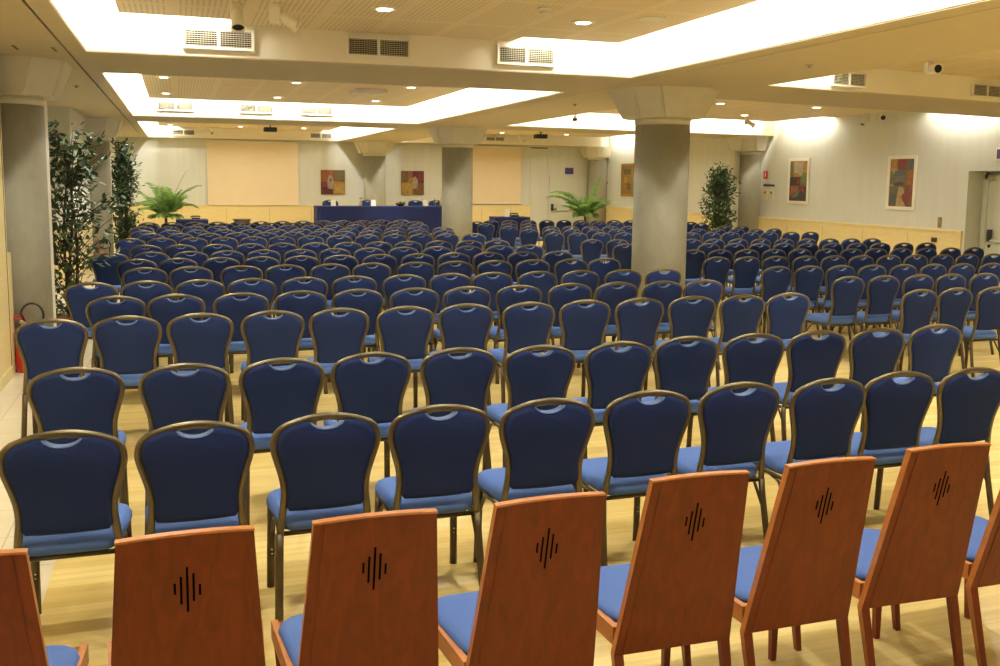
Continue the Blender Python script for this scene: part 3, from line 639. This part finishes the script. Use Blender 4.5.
# ------------------------------------------------------------------ plants
def leafcard(m, p, d, n, L_, W_, mt):
    d = d.normalized(); s = d.cross(n)
    if s.length < 1e-3: s = d.cross(Vector((1, 0, 0)))
    s.normalize(); k = d.cross(s)*(L_*.10)
    a, t = p, p+d*L_; c0, c1 = p+d*L_*.35, p+d*L_*.7
    m.face([a, c0+s*W_*.5+k, c0], mt); m.face([a, c0, c0-s*W_*.5+k], mt)
    m.face([c0, c0+s*W_*.5+k, c1+s*W_*.38+k, c1], mt); m.face([c0, c1, c1-s*W_*.38+k, c0-s*W_*.5+k], mt)
    m.face([c1, c1+s*W_*.38+k, t], mt); m.face([c1, t, c1-s*W_*.38+k], mt)
def pot(root, r, h, mt='pot'):
    m = MB(); m.lathe([(r*.75, 0), (r, h*.9), (r*1.06, h*.9), (r*1.06, h), (r*.94, h), (r*.92, h*.9)], 20, mt); m.build('pot', None, root)
    m = MB(); m.lathe([(0, h*.88), (r*.93, h*.88)], 20, 'soil'); m.build('soil', None, root)
def ficus(x, y, top, low, rx, ryy, n, label, seed, lean=(0, 0), dens=1.0, L_=.085, ztaper=.5):
    r_ = random.Random(seed); root = thing('ficus_tree', label, 'plant', (x, y, 0), 0, 'potted ficus trees')
    pot(root, .20, .28)
    tw = MB(); fo = MB(); trunks = []
    for t in range(3):
        a = t*2.1+r_.random(); pts = []
        for i in range(9):
            f = i/8; pts.append(Vector((.05*math.cos(a)+lean[0]*f+.06*math.sin(f*5+a)*f, .05*math.sin(a)+lean[1]*f+.05*math.cos(f*4+a)*f, .24+(top*.90-.24)*f)))
        trunks.append(pts)
        k = MB(); k.tube(pts, [.022*(1-.75*i/8) for i in range(9)], 7, 'bark'); k.build('trunk', None, root)
    for b in range(n):
        pts = trunks[b % 3]; zf = r_.random()**.8; z = low+(top*.97-low)*zf
        i = min(7, max(0, int((z-.24)/(top*.9-.24)*8-1))); base = pts[min(i, 8)]
        a = r_.random()*2*PI; prof = math.sin(PI*(.16+.74*zf))**.5
        reach = (.35+.65*r_.random())*prof
        end = Vector((lean[0]*zf+rx*reach*math.cos(a), lean[1]*zf+ryy*reach*math.sin(a), z+.04))
        mid = (base+end)/2+Vector((0, 0, .05))
        tw.tube([base, mid, end], [.006, .004, .002], 4, 'bark', cap=False)
        for q in range(int(14*dens)):
            f = .25+.8*r_.random(); p = base.lerp(end, min(1, f)) + Vector((r_.gauss(0, .05), r_.gauss(0, .05), r_.gauss(0, .05)))
            dv = (end-base).normalized()*.5+Vector((r_.gauss(0, .6), r_.gauss(0, .6), r_.gauss(-.35, .5)))
            leafcard(fo, p, dv, Vector((r_.gauss(0, .5), r_.gauss(0, .5), 1)), L_*r_.uniform(.7, 1.2), L_*.42, 'leaf')
    br = tw.build('branches', None, root); fo.build('foliage', None, root)
ficus(-1.20, 12.0, 2.50, .42, .62, .50, 105, 'loose dark green ficus tree behind the nearest left column', 3, (.03, 0), .8, .115)
ficus(-1.10, 22.2, 2.68, .30, .36, .45, 130, 'dense tall ficus tree beyond the second left column', 5, (0, 0), 1.3, .11)
ficus(12.36, 20.1, 2.30, .42, .46, .46, 130, 'bushy ficus tree beside the right wall column', 9, (0, 0), 1.3, .11)
def palm(x, y, specs, label, seed, col='palm'):
    r_ = random.Random(seed); root = thing('potted_palm', label, 'plant', (x, y, 0), 0, 'potted palms')
    pot(root, .21, .34, 'darkwood')
    m = MB(); m.tube([(0, 0, .28), (.01, 0, .5), (0, .01, .84)], [.06, .05, .035], 10, 'bark'); m.build('stem', None, root)
    for (az, L_, up, droop, lw) in specs:
        d0 = Vector((math.cos(az), math.sin(az), 0)); pts = []; p = Vector((0, 0, .80)); ang = up
        for i in range(13):
            pts.append(p.copy()); p = p+(d0*math.cos(ang)+Vector((0, 0, math.sin(ang))))*(L_/12); ang -= droop/12*(.4+1.2*i/12)
        fr = MB(); fr.tube(pts, [.010*(1-.8*i/12) for i in range(13)], 5, col, cap=False)
        side = d0.cross(Vector((0, 0, 1)))
        for i in range(3, 13):
            for h in (0, .5):
                q = pts[i] if h == 0 or i == 12 else pts[i].lerp(pts[i+1], .5); t = (pts[min(i+1, 12)]-pts[i-1]).normalized()
                for sg in (-1, 1):
                    dv = side*sg*.75+t*.75+Vector((0, 0, -.28+r_.uniform(-.12, .12)))
                    ll = lw*math.sin(PI*min(.97, .18+.8*i/13))**.6*r_.uniform(.85, 1.1)
                    leafcard(fr, q, dv, Vector((0, 0, 1)), ll, .017, col)
        fr.build('frond', None, root)
rp = random.Random(21)
palm(-.30, 26.3, [(i*2.4, rp.uniform(.7, 1.3), rp.uniform(.9, 1.5), rp.uniform(.5, 1.9), .24) for i in range(22)]+[(i*.9, .35+.1*(i % 3), .75, 1.7, .24) for i in range(8)]+[(0.2, 1.35, 1.25, .25, .10), (3.0, 1.1, 1.1, 1.0, .24)], 'bright green potted palm at the left of the back wall', 31)
palm(11.60, 26.3, [(i*2.4, rp.uniform(.55, .9), rp.uniform(.8, 1.4), rp.uniform(.8, 1.6), .24) for i in range(20)]+[(i*.9, .35+.1*(i % 3), .70, 1.6, .24) for i in range(8)]+[(.3, 1.25, 1.30, .3, .25), (.1, 1.2, 1.35, .4, .22), (3.2, 1.45, 1.15, 1.6, .30), (2.9, 1.4, 1.0, 1.5, .28), (3.4, 1.35, 1.25, 1.8, .28), (6.1, 1.05, .85, .9, .2), (.15, 1.0, .7, .7, .2)], 'bright green potted palm in front of the back-wall door', 32)
# ------------------------------------------------------------------ blue banquet chairs
def back_y(z): return -.19-(z-.42)*.157
HALF = [(.188, .40), (.182, .46), (.174, .53), (.170, .58), (.174, .64), (.188, .70), (.205, .76), (.214, .80), (.213, .835), (.202, .865), (.178, .888), (.140, .904), (.090, .919), (.045, .926), (0, .929)]
HALF = [(x*1.02, .40+(z-.40)*.974) for x, z in HALF]
def smooth(pts, n=3):
    out = []
    P_ = [Vector((x, 0, z)) for x, z in pts]
    for i in range(len(P_)-1):
        p0, p1, p2, p3 = P_[max(i-1, 0)], P_[i], P_[i+1], P_[min(i+2, len(P_)-1)]
        for k in range(n):
            t = k/n; out.append(.5*((2*p1)+(p2-p0)*t+(2*p0-5*p1+4*p2-p3)*t*t+(3*p1-p0-3*p2+p3)*t*t*t))
    out.append(P_[-1]); return [(p.x, p.z) for p in out]
def frame_path(n):
    h = smooth(HALF, n) if n > 1 else HALF
    return [(x, z) for x, z in h]+[(-x, z) for x, z in reversed(h[:-1])]
def seat_mesh(m, w0, w1, y0, y1, z0, z1, mat, under, n=10, rad=.09):
    """cushion: rounded-corner outline, domed top"""
    def outline(ins):
        pts = []; R_ = rad
        for cx, cy, a0 in ((w1-R_-0, y1-R_, 0), (-w1+R_, y1-R_, PI/2), (-w0+R_*.9, y0+R_*.9, PI), (w0-R_*.9, y0+R_*.9, 1.5*PI)):
            rr = R_ if a0 < PI else R_*.9
            for k in range(4):
                a = a0+k*PI/6; pts.append((cx+(rr-ins)*math.cos(a), cy+(rr-ins)*math.sin(a)))
        return pts
    h = z1-z0; lev = [(.018, z0, under), (0, z0+h*.22, mat), (0, z0+h*.55, mat), (.010, z0+h*.80, mat), (.030, z0+h*.93, mat), (.075, z1, mat)]
    rings = [[m.bm.verts.new((x, y, z)) for x, y in outline(i)] for i, z, _ in lev]
    N = len(rings[0])
    for li in range(len(lev)-1):
        for k in range(N):
            f = m.bm.faces.new((rings[li][k], rings[li][(k+1) % N], rings[li+1][(k+1) % N], rings[li+1][k])); f.smooth = True; f.material_index = m.mi(lev[li+1][2])
    f = m.bm.faces.new(rings[-1]); f.smooth = True; f.material_index = m.mi(mat)
    f = m.bm.faces.new(list(reversed(rings[0]))); f.material_index = m.mi(under)
def pad_mesh(m, lod):
    """back cushion inside the tube frame, its top edge scooped for the hand hole"""
    n = 2 if lod == 0 else 1
    pts = [(x-.011 if x > .02 else x, min(z, .904)) for x, z in (smooth(HALF, n) if n > 1 else HALF) if z > .50]
    right = [p for p in pts if p[0] > .085]
    right = [(.10, .502), (right[0][0]-.012, .506)]+right
    scoop = [(.076, .899), (.066, .885), (.045, .871), (.02, .865)]
    half = [(0, .500)]+right+scoop
    prof = half+[(-x, z) for x, z in reversed(half[1:])]
    th = .016
    a = [m.bm.verts.new((x, back_y(z)-th, z)) for x, z in prof]; b = [m.bm.verts.new((x, back_y(z)+th, z)) for x, z in prof]
    cz = .70
    a2 = [m.bm.verts.new((x*.88, back_y(z)-th-.007, cz+(z-cz)*.90)) for x, z in prof]
    b2 = [m.bm.verts.new((x*.88, back_y(z)+th+.012, cz+(z-cz)*.90)) for x, z in prof]
    N = len(prof)
    for k in range(N):
        j = (k+1) % N
        for q, r in ((a, b), (a2, a), (b, b2)):
            f = m.bm.faces.new((q[k], q[j], r[j], r[k])); f.smooth = True
    for q in (a2, b2): f = m.bm.faces.new(q); f.smooth = True
    m.mi('fabric')
GRP = 'blue banquet chairs in rows'
def blue_chair(lod, label):
    t = thing('banquet_chair', label, 'chair', (0, 0, 0), 0, GRP)
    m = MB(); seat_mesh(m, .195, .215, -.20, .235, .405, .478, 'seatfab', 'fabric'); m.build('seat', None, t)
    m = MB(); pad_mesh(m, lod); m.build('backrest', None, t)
    fp = [(x, back_y(z), z) for x, z in frame_path(2 if lod == 0 else 1)]
    if lod == 0:
        m = MB(); m.tube(fp, .0125, 8, 'bronze', ry=.0165, ref=(0, 1, 0)); m.build('back_frame', None, t)
        m = MB(); m.tube([(x, back_y(z)+.004, z) for x, z in ((-.074, .896), (-.062, .881), (-.043, .869), (-.02, .863), (0, .8615), (.02, .863), (.043, .869), (.062, .881), (.074, .896))], .027, 8, 'rim', ry=.0065, ref=(0, 1, 0)); m.build('hand_hole_rim', None, t)
        for s in (-1, 1):
            m = MB(); m.tube([(s*.194, back_y(.40), .40), (s*.198, -.20, .30), (s*.205, -.235, .12), (s*.210, -.265, 0)], .014, 8, 'legmetal', ry=.018); m.build('leg', None, t)
        for s in (-1, 1):
            m = MB(); m.tube([(s*.188, .19, .405), (s*.192, .20, .2), (s*.195, .21, 0)], .015, 8, 'legmetal', ry=.019)
            for z in (.17, .19, .36): m.lathe([(.005, 0), (.004, .003), (0, .003)], 6, 'chrome', (0, 0, 0), Matrix.Translation((s*.190, .184, z)) @ Matrix.Rotation(PI/2, 4, 'X'))
            m.build('leg', None, t)
        for s in (-1, 1):
            m = MB(); m.tube([(s*.192, -.20, .27), (s*.190, -.13, .37), (s*.188, -.02, .393), (s*.188, .10, .37), (s*.190, .185, .27)], .008, 6, 'legmetal'); m.build('brace', None, t)
        m = MB(); m.tube([(-.188, -.17, .392), (-.188, .19, .392), (.188, .19, .392), (.188, -.17, .392)], .011, 6, 'legmetal', closed=True, ref=(0, 0, 1)); m.build('seat_frame', None, t)
    else:
        m = MB(); m.tube(fp, .0125, 6, 'bronze', ry=.0165, ref=(0, 1, 0)); m.build('back_frame', None, t)
        m = MB(); m.tube([(x, back_y(z)+.004, z) for x, z in ((-.074, .896), (-.043, .869), (0, .8615), (.043, .869), (.074, .896))], .027, 6, 'rim', ry=.0065, ref=(0, 1, 0)); m.build('hand_hole_rim', None, t)
        for s in (-1, 1):
            m = MB(); m.tube([(s*.194, back_y(.40), .40), (s*.210, -.265, 0)], .0125, 5, 'legmetal'); m.build('leg', None, t)
            m = MB(); m.tube([(s*.188, .19, .405), (s*.195, .21, 0)], .0135, 5, 'legmetal'); m.build('leg', None, t)
    return t
ROWS = [
    (1, 'L', [(-0.44,4.17),(0.04,4.17),(0.56,4.16),(1.06,4.17),(1.56,4.15),(2.07,4.17),(2.59,4.21),(3.08,4.17),(3.57,4.21),(4.02,4.19)]),
    (2, 'L', [(-0.52,5.47),(0.01,5.43),(0.51,5.45),(1.01,5.49),(1.53,5.5),(2.02,5.45),(2.53,5.45),(3.04,5.51),(3.53,5.5),(4.02,5.5),(4.49,5.48),(5.01,5.51)]),
    (3, 'L', [(-0.84,7.31),(-0.36,7.34),(0.13,7.35),(0.64,7.36),(1.13,7.37),(1.64,7.35),(2.14,7.38),(2.65,7.35),(3.16,7.37),(3.66,7.38),(4.17,7.39),(4.65,7.37),(5.14,7.39)]),
    (3, 'R', [(6.54,7.33),(6.96,7.35),(7.42,7.33)]),
    (4, 'L', [(-0.5,8.55),(-0.03,8.56),(0.49,8.54),(0.99,8.57),(1.49,8.57),(2.0,8.55),(2.49,8.54),(3.0,8.54),(3.53,8.58),(4.02,8.57),(4.51,8.56),(4.97,8.57)]),
    (4, 'R', [(6.68,8.52),(7.13,8.51),(7.59,8.51),(8.04,8.5),(8.44,8.47)]),
    (5, 'L', [(-0.76,9.68),(-0.32,9.69),(0.18,9.7),(0.66,9.71),(1.17,9.72),(1.66,9.73),(2.18,9.75),(2.67,9.76),(3.14,9.77),(3.65,9.77),(4.15,9.77),(4.67,9.77),(5.17,9.77)]),
    (5, 'R', [(6.63,9.71),(7.09,9.69),(7.53,9.67),(7.94,9.64),(8.39,9.61),(8.79,9.59),(9.19,9.57),(9.59,9.54)]),
    (6, 'L', [(-0.35,11.09),(0.11,11.12),(0.65,11.12),(1.13,11.14),(1.63,11.14),(2.12,11.16),(2.65,11.17),(3.13,11.19),(3.64,11.2),(4.13,11.2),(4.64,11.19),(5.21,11.21)]),
    (6, 'R', [(6.66,11.09),(7.11,11.06),(7.55,11.04),(7.99,10.99),(8.44,10.96),(8.83,10.93),(9.28,10.9),(9.7,10.87),(10.13,10.85),(10.51,10.83),(10.9,10.8)]),
    (7, 'L', [(-0.48,12.23),(-0.01,12.26),(0.48,12.28),(0.96,12.32),(1.46,12.35),(1.96,12.37),(2.47,12.4),(2.98,12.42),(3.48,12.45),(3.97,12.47),(4.48,12.48),(5.0,12.49)]),
    (7, 'R', [(7.03,12.32),(7.46,12.29),(7.91,12.26),(8.36,12.22),(8.79,12.19),(9.23,12.14),(9.66,12.11),(10.08,12.09),(10.46,12.05),(10.88,12.0),(11.26,11.96),(11.68,11.93)]),
    (8, 'L', [(-0.84,13.28),(-0.34,13.35),(0.14,13.37),(0.61,13.4),(1.09,13.47),(1.58,13.5),(2.06,13.55),(2.56,13.58),(3.06,13.62),(3.58,13.67),(4.06,13.69),(4.55,13.7),(5.04,13.73)]),
    (8, 'R', [(6.62,13.72),(8.11,13.53),(8.52,13.48),(8.97,13.42),(9.4,13.38),(9.8,13.33),(10.13,13.27),(10.53,13.21),(10.97,13.16),(11.38,13.11),(11.76,13.06)]),
    (9, 'L', [(-0.45,14.67),(0.02,14.69),(0.54,14.71),(1.0,14.75),(1.48,14.79),(1.96,14.79),(2.47,14.83),(2.93,14.85),(3.43,14.9),(3.94,14.92),(4.45,14.92),(4.92,14.96)]),
    (9, 'R', [(6.56,14.82),(7.01,14.77),(8.36,14.62),(8.81,14.59),(9.24,14.54),(9.68,14.5),(10.1,14.43),(10.51,14.37),(10.85,14.31),(11.27,14.28),(11.68,14.25)]),
    (10, 'L', [(-0.72,16.25),(-0.25,16.32),(0.23,16.36),(0.7,16.41),(1.17,16.48),(1.64,16.52),(2.13,16.57),(2.62,16.63),(3.13,16.72),(3.63,16.78),(4.11,16.8),(4.6,16.83),(5.11,16.82)]),
    (10, 'R', [(6.68,16.8),(7.13,16.76),(7.6,16.71),(8.05,16.69),(9.46,16.53),(9.86,16.51),(10.31,16.51),(10.77,16.48),(11.19,16.48),(11.55,16.37),(11.95,16.34)]),
    (11, 'L', [(-0.43,17.51),(0.02,17.55),(0.52,17.58),(0.96,17.66),(1.48,17.71),(1.97,17.74),(2.44,17.81),(2.9,17.86),(3.42,17.95),(3.89,17.97),(4.37,18.02),(4.88,18.03)]),
    (11, 'R', [(6.65,18.09),(7.1,18.01),(7.54,17.97),(8.03,17.92),(8.49,17.91),(10.31,17.75),(10.73,17.71),(11.16,17.67),(11.59,17.6),(12.01,17.59)]),
    (12, 'L', [(-0.56,18.58),(-0.15,18.59),(0.31,18.64),(0.88,18.73),(1.29,18.76),(1.75,18.82),(2.22,18.88),(2.71,18.92),(3.21,18.99),(3.66,19.06),(4.09,19.09),(4.6,19.14),(5.16,19.15)]),
    (12, 'R', [(6.61,19.21),(7.05,19.18),(7.54,19.14),(7.98,19.11),(8.43,19.08),(8.92,19.06),(9.3,19.05),(11.63,18.89),(12.05,18.85)]),
    (13, 'L', [(-0.38,19.97),(-0.01,20.03),(0.37,20.07),(0.77,20.12),(1.24,20.19),(1.68,20.23),(2.13,20.27),(2.56,20.28),(3.02,20.33),(3.47,20.37),(3.95,20.44),(4.39,20.46),(4.9,20.56)]),
    (13, 'R', [(6.54,20.57),(7.07,20.54),(7.53,20.49),(11.72,20.07)]),
    (14, 'L', [(-0.56,20.87),(-0.08,20.94),(0.51,20.97),(1.02,21.14),(1.51,21.23),(1.93,21.27),(2.36,21.32),(2.8,21.36),(3.25,21.42),(3.68,21.46),(4.17,21.55),(4.63,21.57),(5.17,21.68)]),
    (14, 'R', [(6.62,21.53),(9.14,21.12),(9.56,21.06),(9.95,21.01),(11.84,20.75)]),
    (15, 'L', [(-0.29,21.75),(0.12,21.82),(0.53,21.87),(0.93,21.93),(1.36,22.02),(1.77,22.09),(2.22,22.17),(2.63,22.24),(3.04,22.31),(3.46,22.39),(3.92,22.45),(4.39,22.55),(4.86,22.6)]),
    (15, 'R', [(7.18,22.18),(7.65,22.13),(8.13,22.09),(8.6,22.09),(9.05,22.05),(9.49,21.99),(9.93,21.93),(10.35,21.9),(10.69,21.87)]),
]

HI = blue_chair(0, 'x'); LO = blue_chair(1, 'x')
used = set()
def put(proto, lod, loc, rz, label, group, sx=1.0):
    if lod not in used:
        used.add(lod); proto.location = loc; proto.rotation_euler = (0, 0, rz); proto.scale = (sx, 1, 1); proto['label'] = label; proto['group'] = group; return proto
    return dup(proto, loc, rz, label, group, sx)
GL, GR = 'blue chairs of the left seating block', 'blue chairs of the right seating block'
rj = random.Random(11)
for row, blk, pts in ROWS:
    n = len(pts); xs = [p[0] for p in pts]; ms = .472 if blk == 'L' else .432
    # keep neighbours from touching: relax the spacing about the measured places
    for _ in range(60):
        for i in range(n-1):
            d = xs[i+1]-xs[i]
            if d < ms: e = (ms-d)/2; xs[i] -= e; xs[i+1] += e
    for i, (x, (_, y)) in enumerate(zip(xs, pts)):
        if blk == 'L':
            if row == 6 and i == n-1: x = 4.86 if xs[i-1] < 4.40 else xs[i-1]+.472
            first = 'blue banquet chair in the %s row from the camera, ' % (ORD[row] if row > 1 else 'first')
            lab = first + ('leftmost of its row' if i == 0 else 'rightmost of the left block' if i == n-1 else '%s from the left' % ORD[i+1])
        else:
            lab = 'blue banquet chair right of the aisle, %s row of that block, ' % ORD[row-2] + ('next to the aisle' if i == 0 else '%s from the aisle' % ORD[i+1])
        lod = 0 if row <= 6 else 1
        put(HI if lod == 0 else LO, lod, (x, y, 0), math.radians(max(-1.2, min(1.2, rj.gauss(0, .8)))), lab, GL if blk == 'L' else GR, (.985 if blk == 'L' else .90))
for i, (x, s) in enumerate(((4.15, 'behind the leftmost name card'), (5.22, 'behind the second name card'), (6.66, 'behind the third name card'), (7.28, 'behind the amber carafe'))):
    dup(LO, (x, 27.25, .351), PI, 'blue chair on the stage facing the room, %s' % s, 'blue chairs behind the head table')

# ------------------------------------------------------------------ cherry chairs in the foreground
def cherry_chair(label):
    t = thing('wooden_chair', label, 'chair', (0, 0, 0), 0, 'cherry wood chairs in the foreground row')
    def by(z): return -.125-max(z-.36, 0)*.24-max(.36-z, 0)*.26
    zs = [.36, .42, .50, .58, .66, .74, .82, .90, .96, .988]
    def hw(z): return .210-.047*(z-.36)/.64
    # rear legs run on up as the side stiles of the back
    for s in (-1, 1):
        m = MB(); prev = None; zz = [0, .1, .2, .29]+zs[:-1]+[.984]
        for z in zz:
            x1 = s*(hw(max(z, .36))+.004-(.36-min(z, .36))*.03); wdt = .034 if z >= .36 else .024+.010*z/.36
            x0 = x1-s*wdt; y = by(z); d = .026 if z > .3 else .018+.008*z/.3
            r = [m.bm.verts.new(p) for p in ((x0, y-d/2, z), (x1, y-d/2, z), (x1, y+d/2, z), (x0, y+d/2, z))]
            if prev:
                for k in range(4):
                    f = m.bm.faces.new((prev[k], prev[(k+1) % 4], r[(k+1) % 4], r[k])); f.material_index = m.mi('cherryedge') if k == 1 else m.mi('cherry')  # outer stile face takes the paler wood: side light put into colour
            else: m.mi('cherry'); m.bm.faces.new(r)
            prev = r
        m.bm.faces.new(prev); m.build('rear_leg', None, t)
    # back panel: veneer, slightly proud of the stiles in the middle, arched top rail
    m = MB(); cols = 9; ths = .009
    A, B = [], []
    for z in zs:
        h = hw(z)-.026
        ra, rb = [], []
        for c in range(cols):
            u = -1+2*c/(cols-1); x = h*u; zt = z+(.006*(1-u*u) if z >= .96 else 0)
            ra.append(m.bm.verts.new((x, by(z)-ths-.006, zt))); rb.append(m.bm.verts.new((x, by(z)+ths, zt)))
        A.append(ra); B.append(rb)
    for G_ in (A, B):
        for r0, r1 in zip(G_, G_[1:]):
            for c in range(cols-1): f = m.bm.faces.new((r0[c], r0[c+1], r1[c+1], r1[c])); f.smooth = False
    for r0, r1 in zip(A, A[1:]): pass
    for i in range(len(A)-1):
        for c in (0, cols-1): m.bm.faces.new((A[i][c], A[i+1][c], B[i+1][c], B[i][c]))
    for c in range(cols-1):
        m.bm.faces.new((A[0][c], A[0][c+1], B[0][c+1], B[0][c])); m.bm.faces.new((A[-1][c], A[-1][c+1], B[-1][c+1], B[-1][c]))
    m.mi('cherry'); bk = m.build('back_panel', None, t)
    m = MB(); N = 10; pr = None
    for c in range(N+1):
        u = -1+2*c/N; x = (hw(.988)+.006)*u; z = .988+.006*(1-u*u); y = by(.988)
        r = [m.bm.verts.new(p) for p in ((x, y-.0165, z-.002), (x, y-.014, z+.003), (x, y+.012, z+.003), (x, y+.014, z-.002))]
        if pr:
            for k in range(4): m.bm.faces.new((pr[k], pr[(k+1) % 4], r[(k+1) % 4], r[k]))
        else: m.bm.faces.new(r)
        pr = r
    m.bm.faces.new(pr); m.mi('cherryedge'); m.build('top_rail', None, t)
    # emblem: diamond of five black inlays, painted shade of open slots
    m = MB()
    for dx, z0, z1 in ((-.031, .822, .855), (-.0155, .790, .873), (0, .765, .900), (.0155, .796, .879), (.031, .812, .845)):
        q = []
        for x, z in ((dx-.0030, z0), (dx+.0030, z0), (dx+.0030, z1), (dx-.0030, z1)): q.append((x, by(z)-ths-.0068, z))
        q2 = [(x, y+.003, z) for x, y, z in q]
        a = [m.bm.verts.new(p) for p in q]; b = [m.bm.verts.new(p) for p in q2]
        m.bm.faces.new(a); m.bm.faces.new(b)
        for k in range(4): m.bm.faces.new((a[k], a[(k+1) % 4], b[(k+1) % 4], b[k]))
    m.mi('slot'); tag(m.build('slotted_emblem', None, bk), 'diamond of five dark slots')
    # groove lines beside the stiles
    m = MB(); seat_mesh(m, .195, .222, -.105, .325, .43, .472, 'seatfab', 'fabric', rad=.09); m.build('seat', None, t)
    for s in (-1, 1):
        m = MB(); m.prism([(s*.186, -.115), (s*.208, -.115), (s*.238, .330), (s*.216, .330)][::s], .385, .447, 'cherryedge'); m.build('side_rail', None, t)
    m = MB(); m.box(-.216, .216, .306, .328, .385, .440, 'cherryedge'); m.build('front_rail', None, t)
    for s in (-1, 1):
        m = MB(); prev = None
        for z, wdt in ((0, .022), (.2, .030), (.44, .036)):
            cx, cy = s*(.190+.028*z/.44), .266+.045*z/.44; h = wdt/2
            r = [m.bm.verts.new(p) for p in ((cx-h, cy-h, z), (cx+h, cy-h, z), (cx+h, cy+h, z), (cx-h, cy+h, z))]
            if prev:
                for k in range(4): m.bm.faces.new((prev[k], prev[(k+1) % 4], r[(k+1) % 4], r[k]))
            else: m.bm.faces.new(r)
            prev = r
        m.bm.faces.new(prev); m.mi('cherry'); m.build('front_leg', None, t)
    return t
W = [(-.54, 2.755), (-.005, 2.752), (.489, 2.740), (.990, 2.734), (1.525, 2.797), (2.016, 2.805), (2.538, 2.835), (3.06, 2.86)]
CH = None
for i, (x, y) in enumerate(W):
    lab = 'cherry wood chair in the foreground row, ' + ('leftmost, cut off by the picture edge' if i == 0 else 'rightmost, cut off by the picture edge' if i == len(W)-1 else '%s from the left' % ORD[i+1])
    if CH is None: CH = cherry_chair(lab); CH.location = (x, y, 0)
    else: dup(CH, (x, y, 0), math.radians((0, .5, -.6, .8, -1.2, -.5, -1.8, -1)[i]), lab)
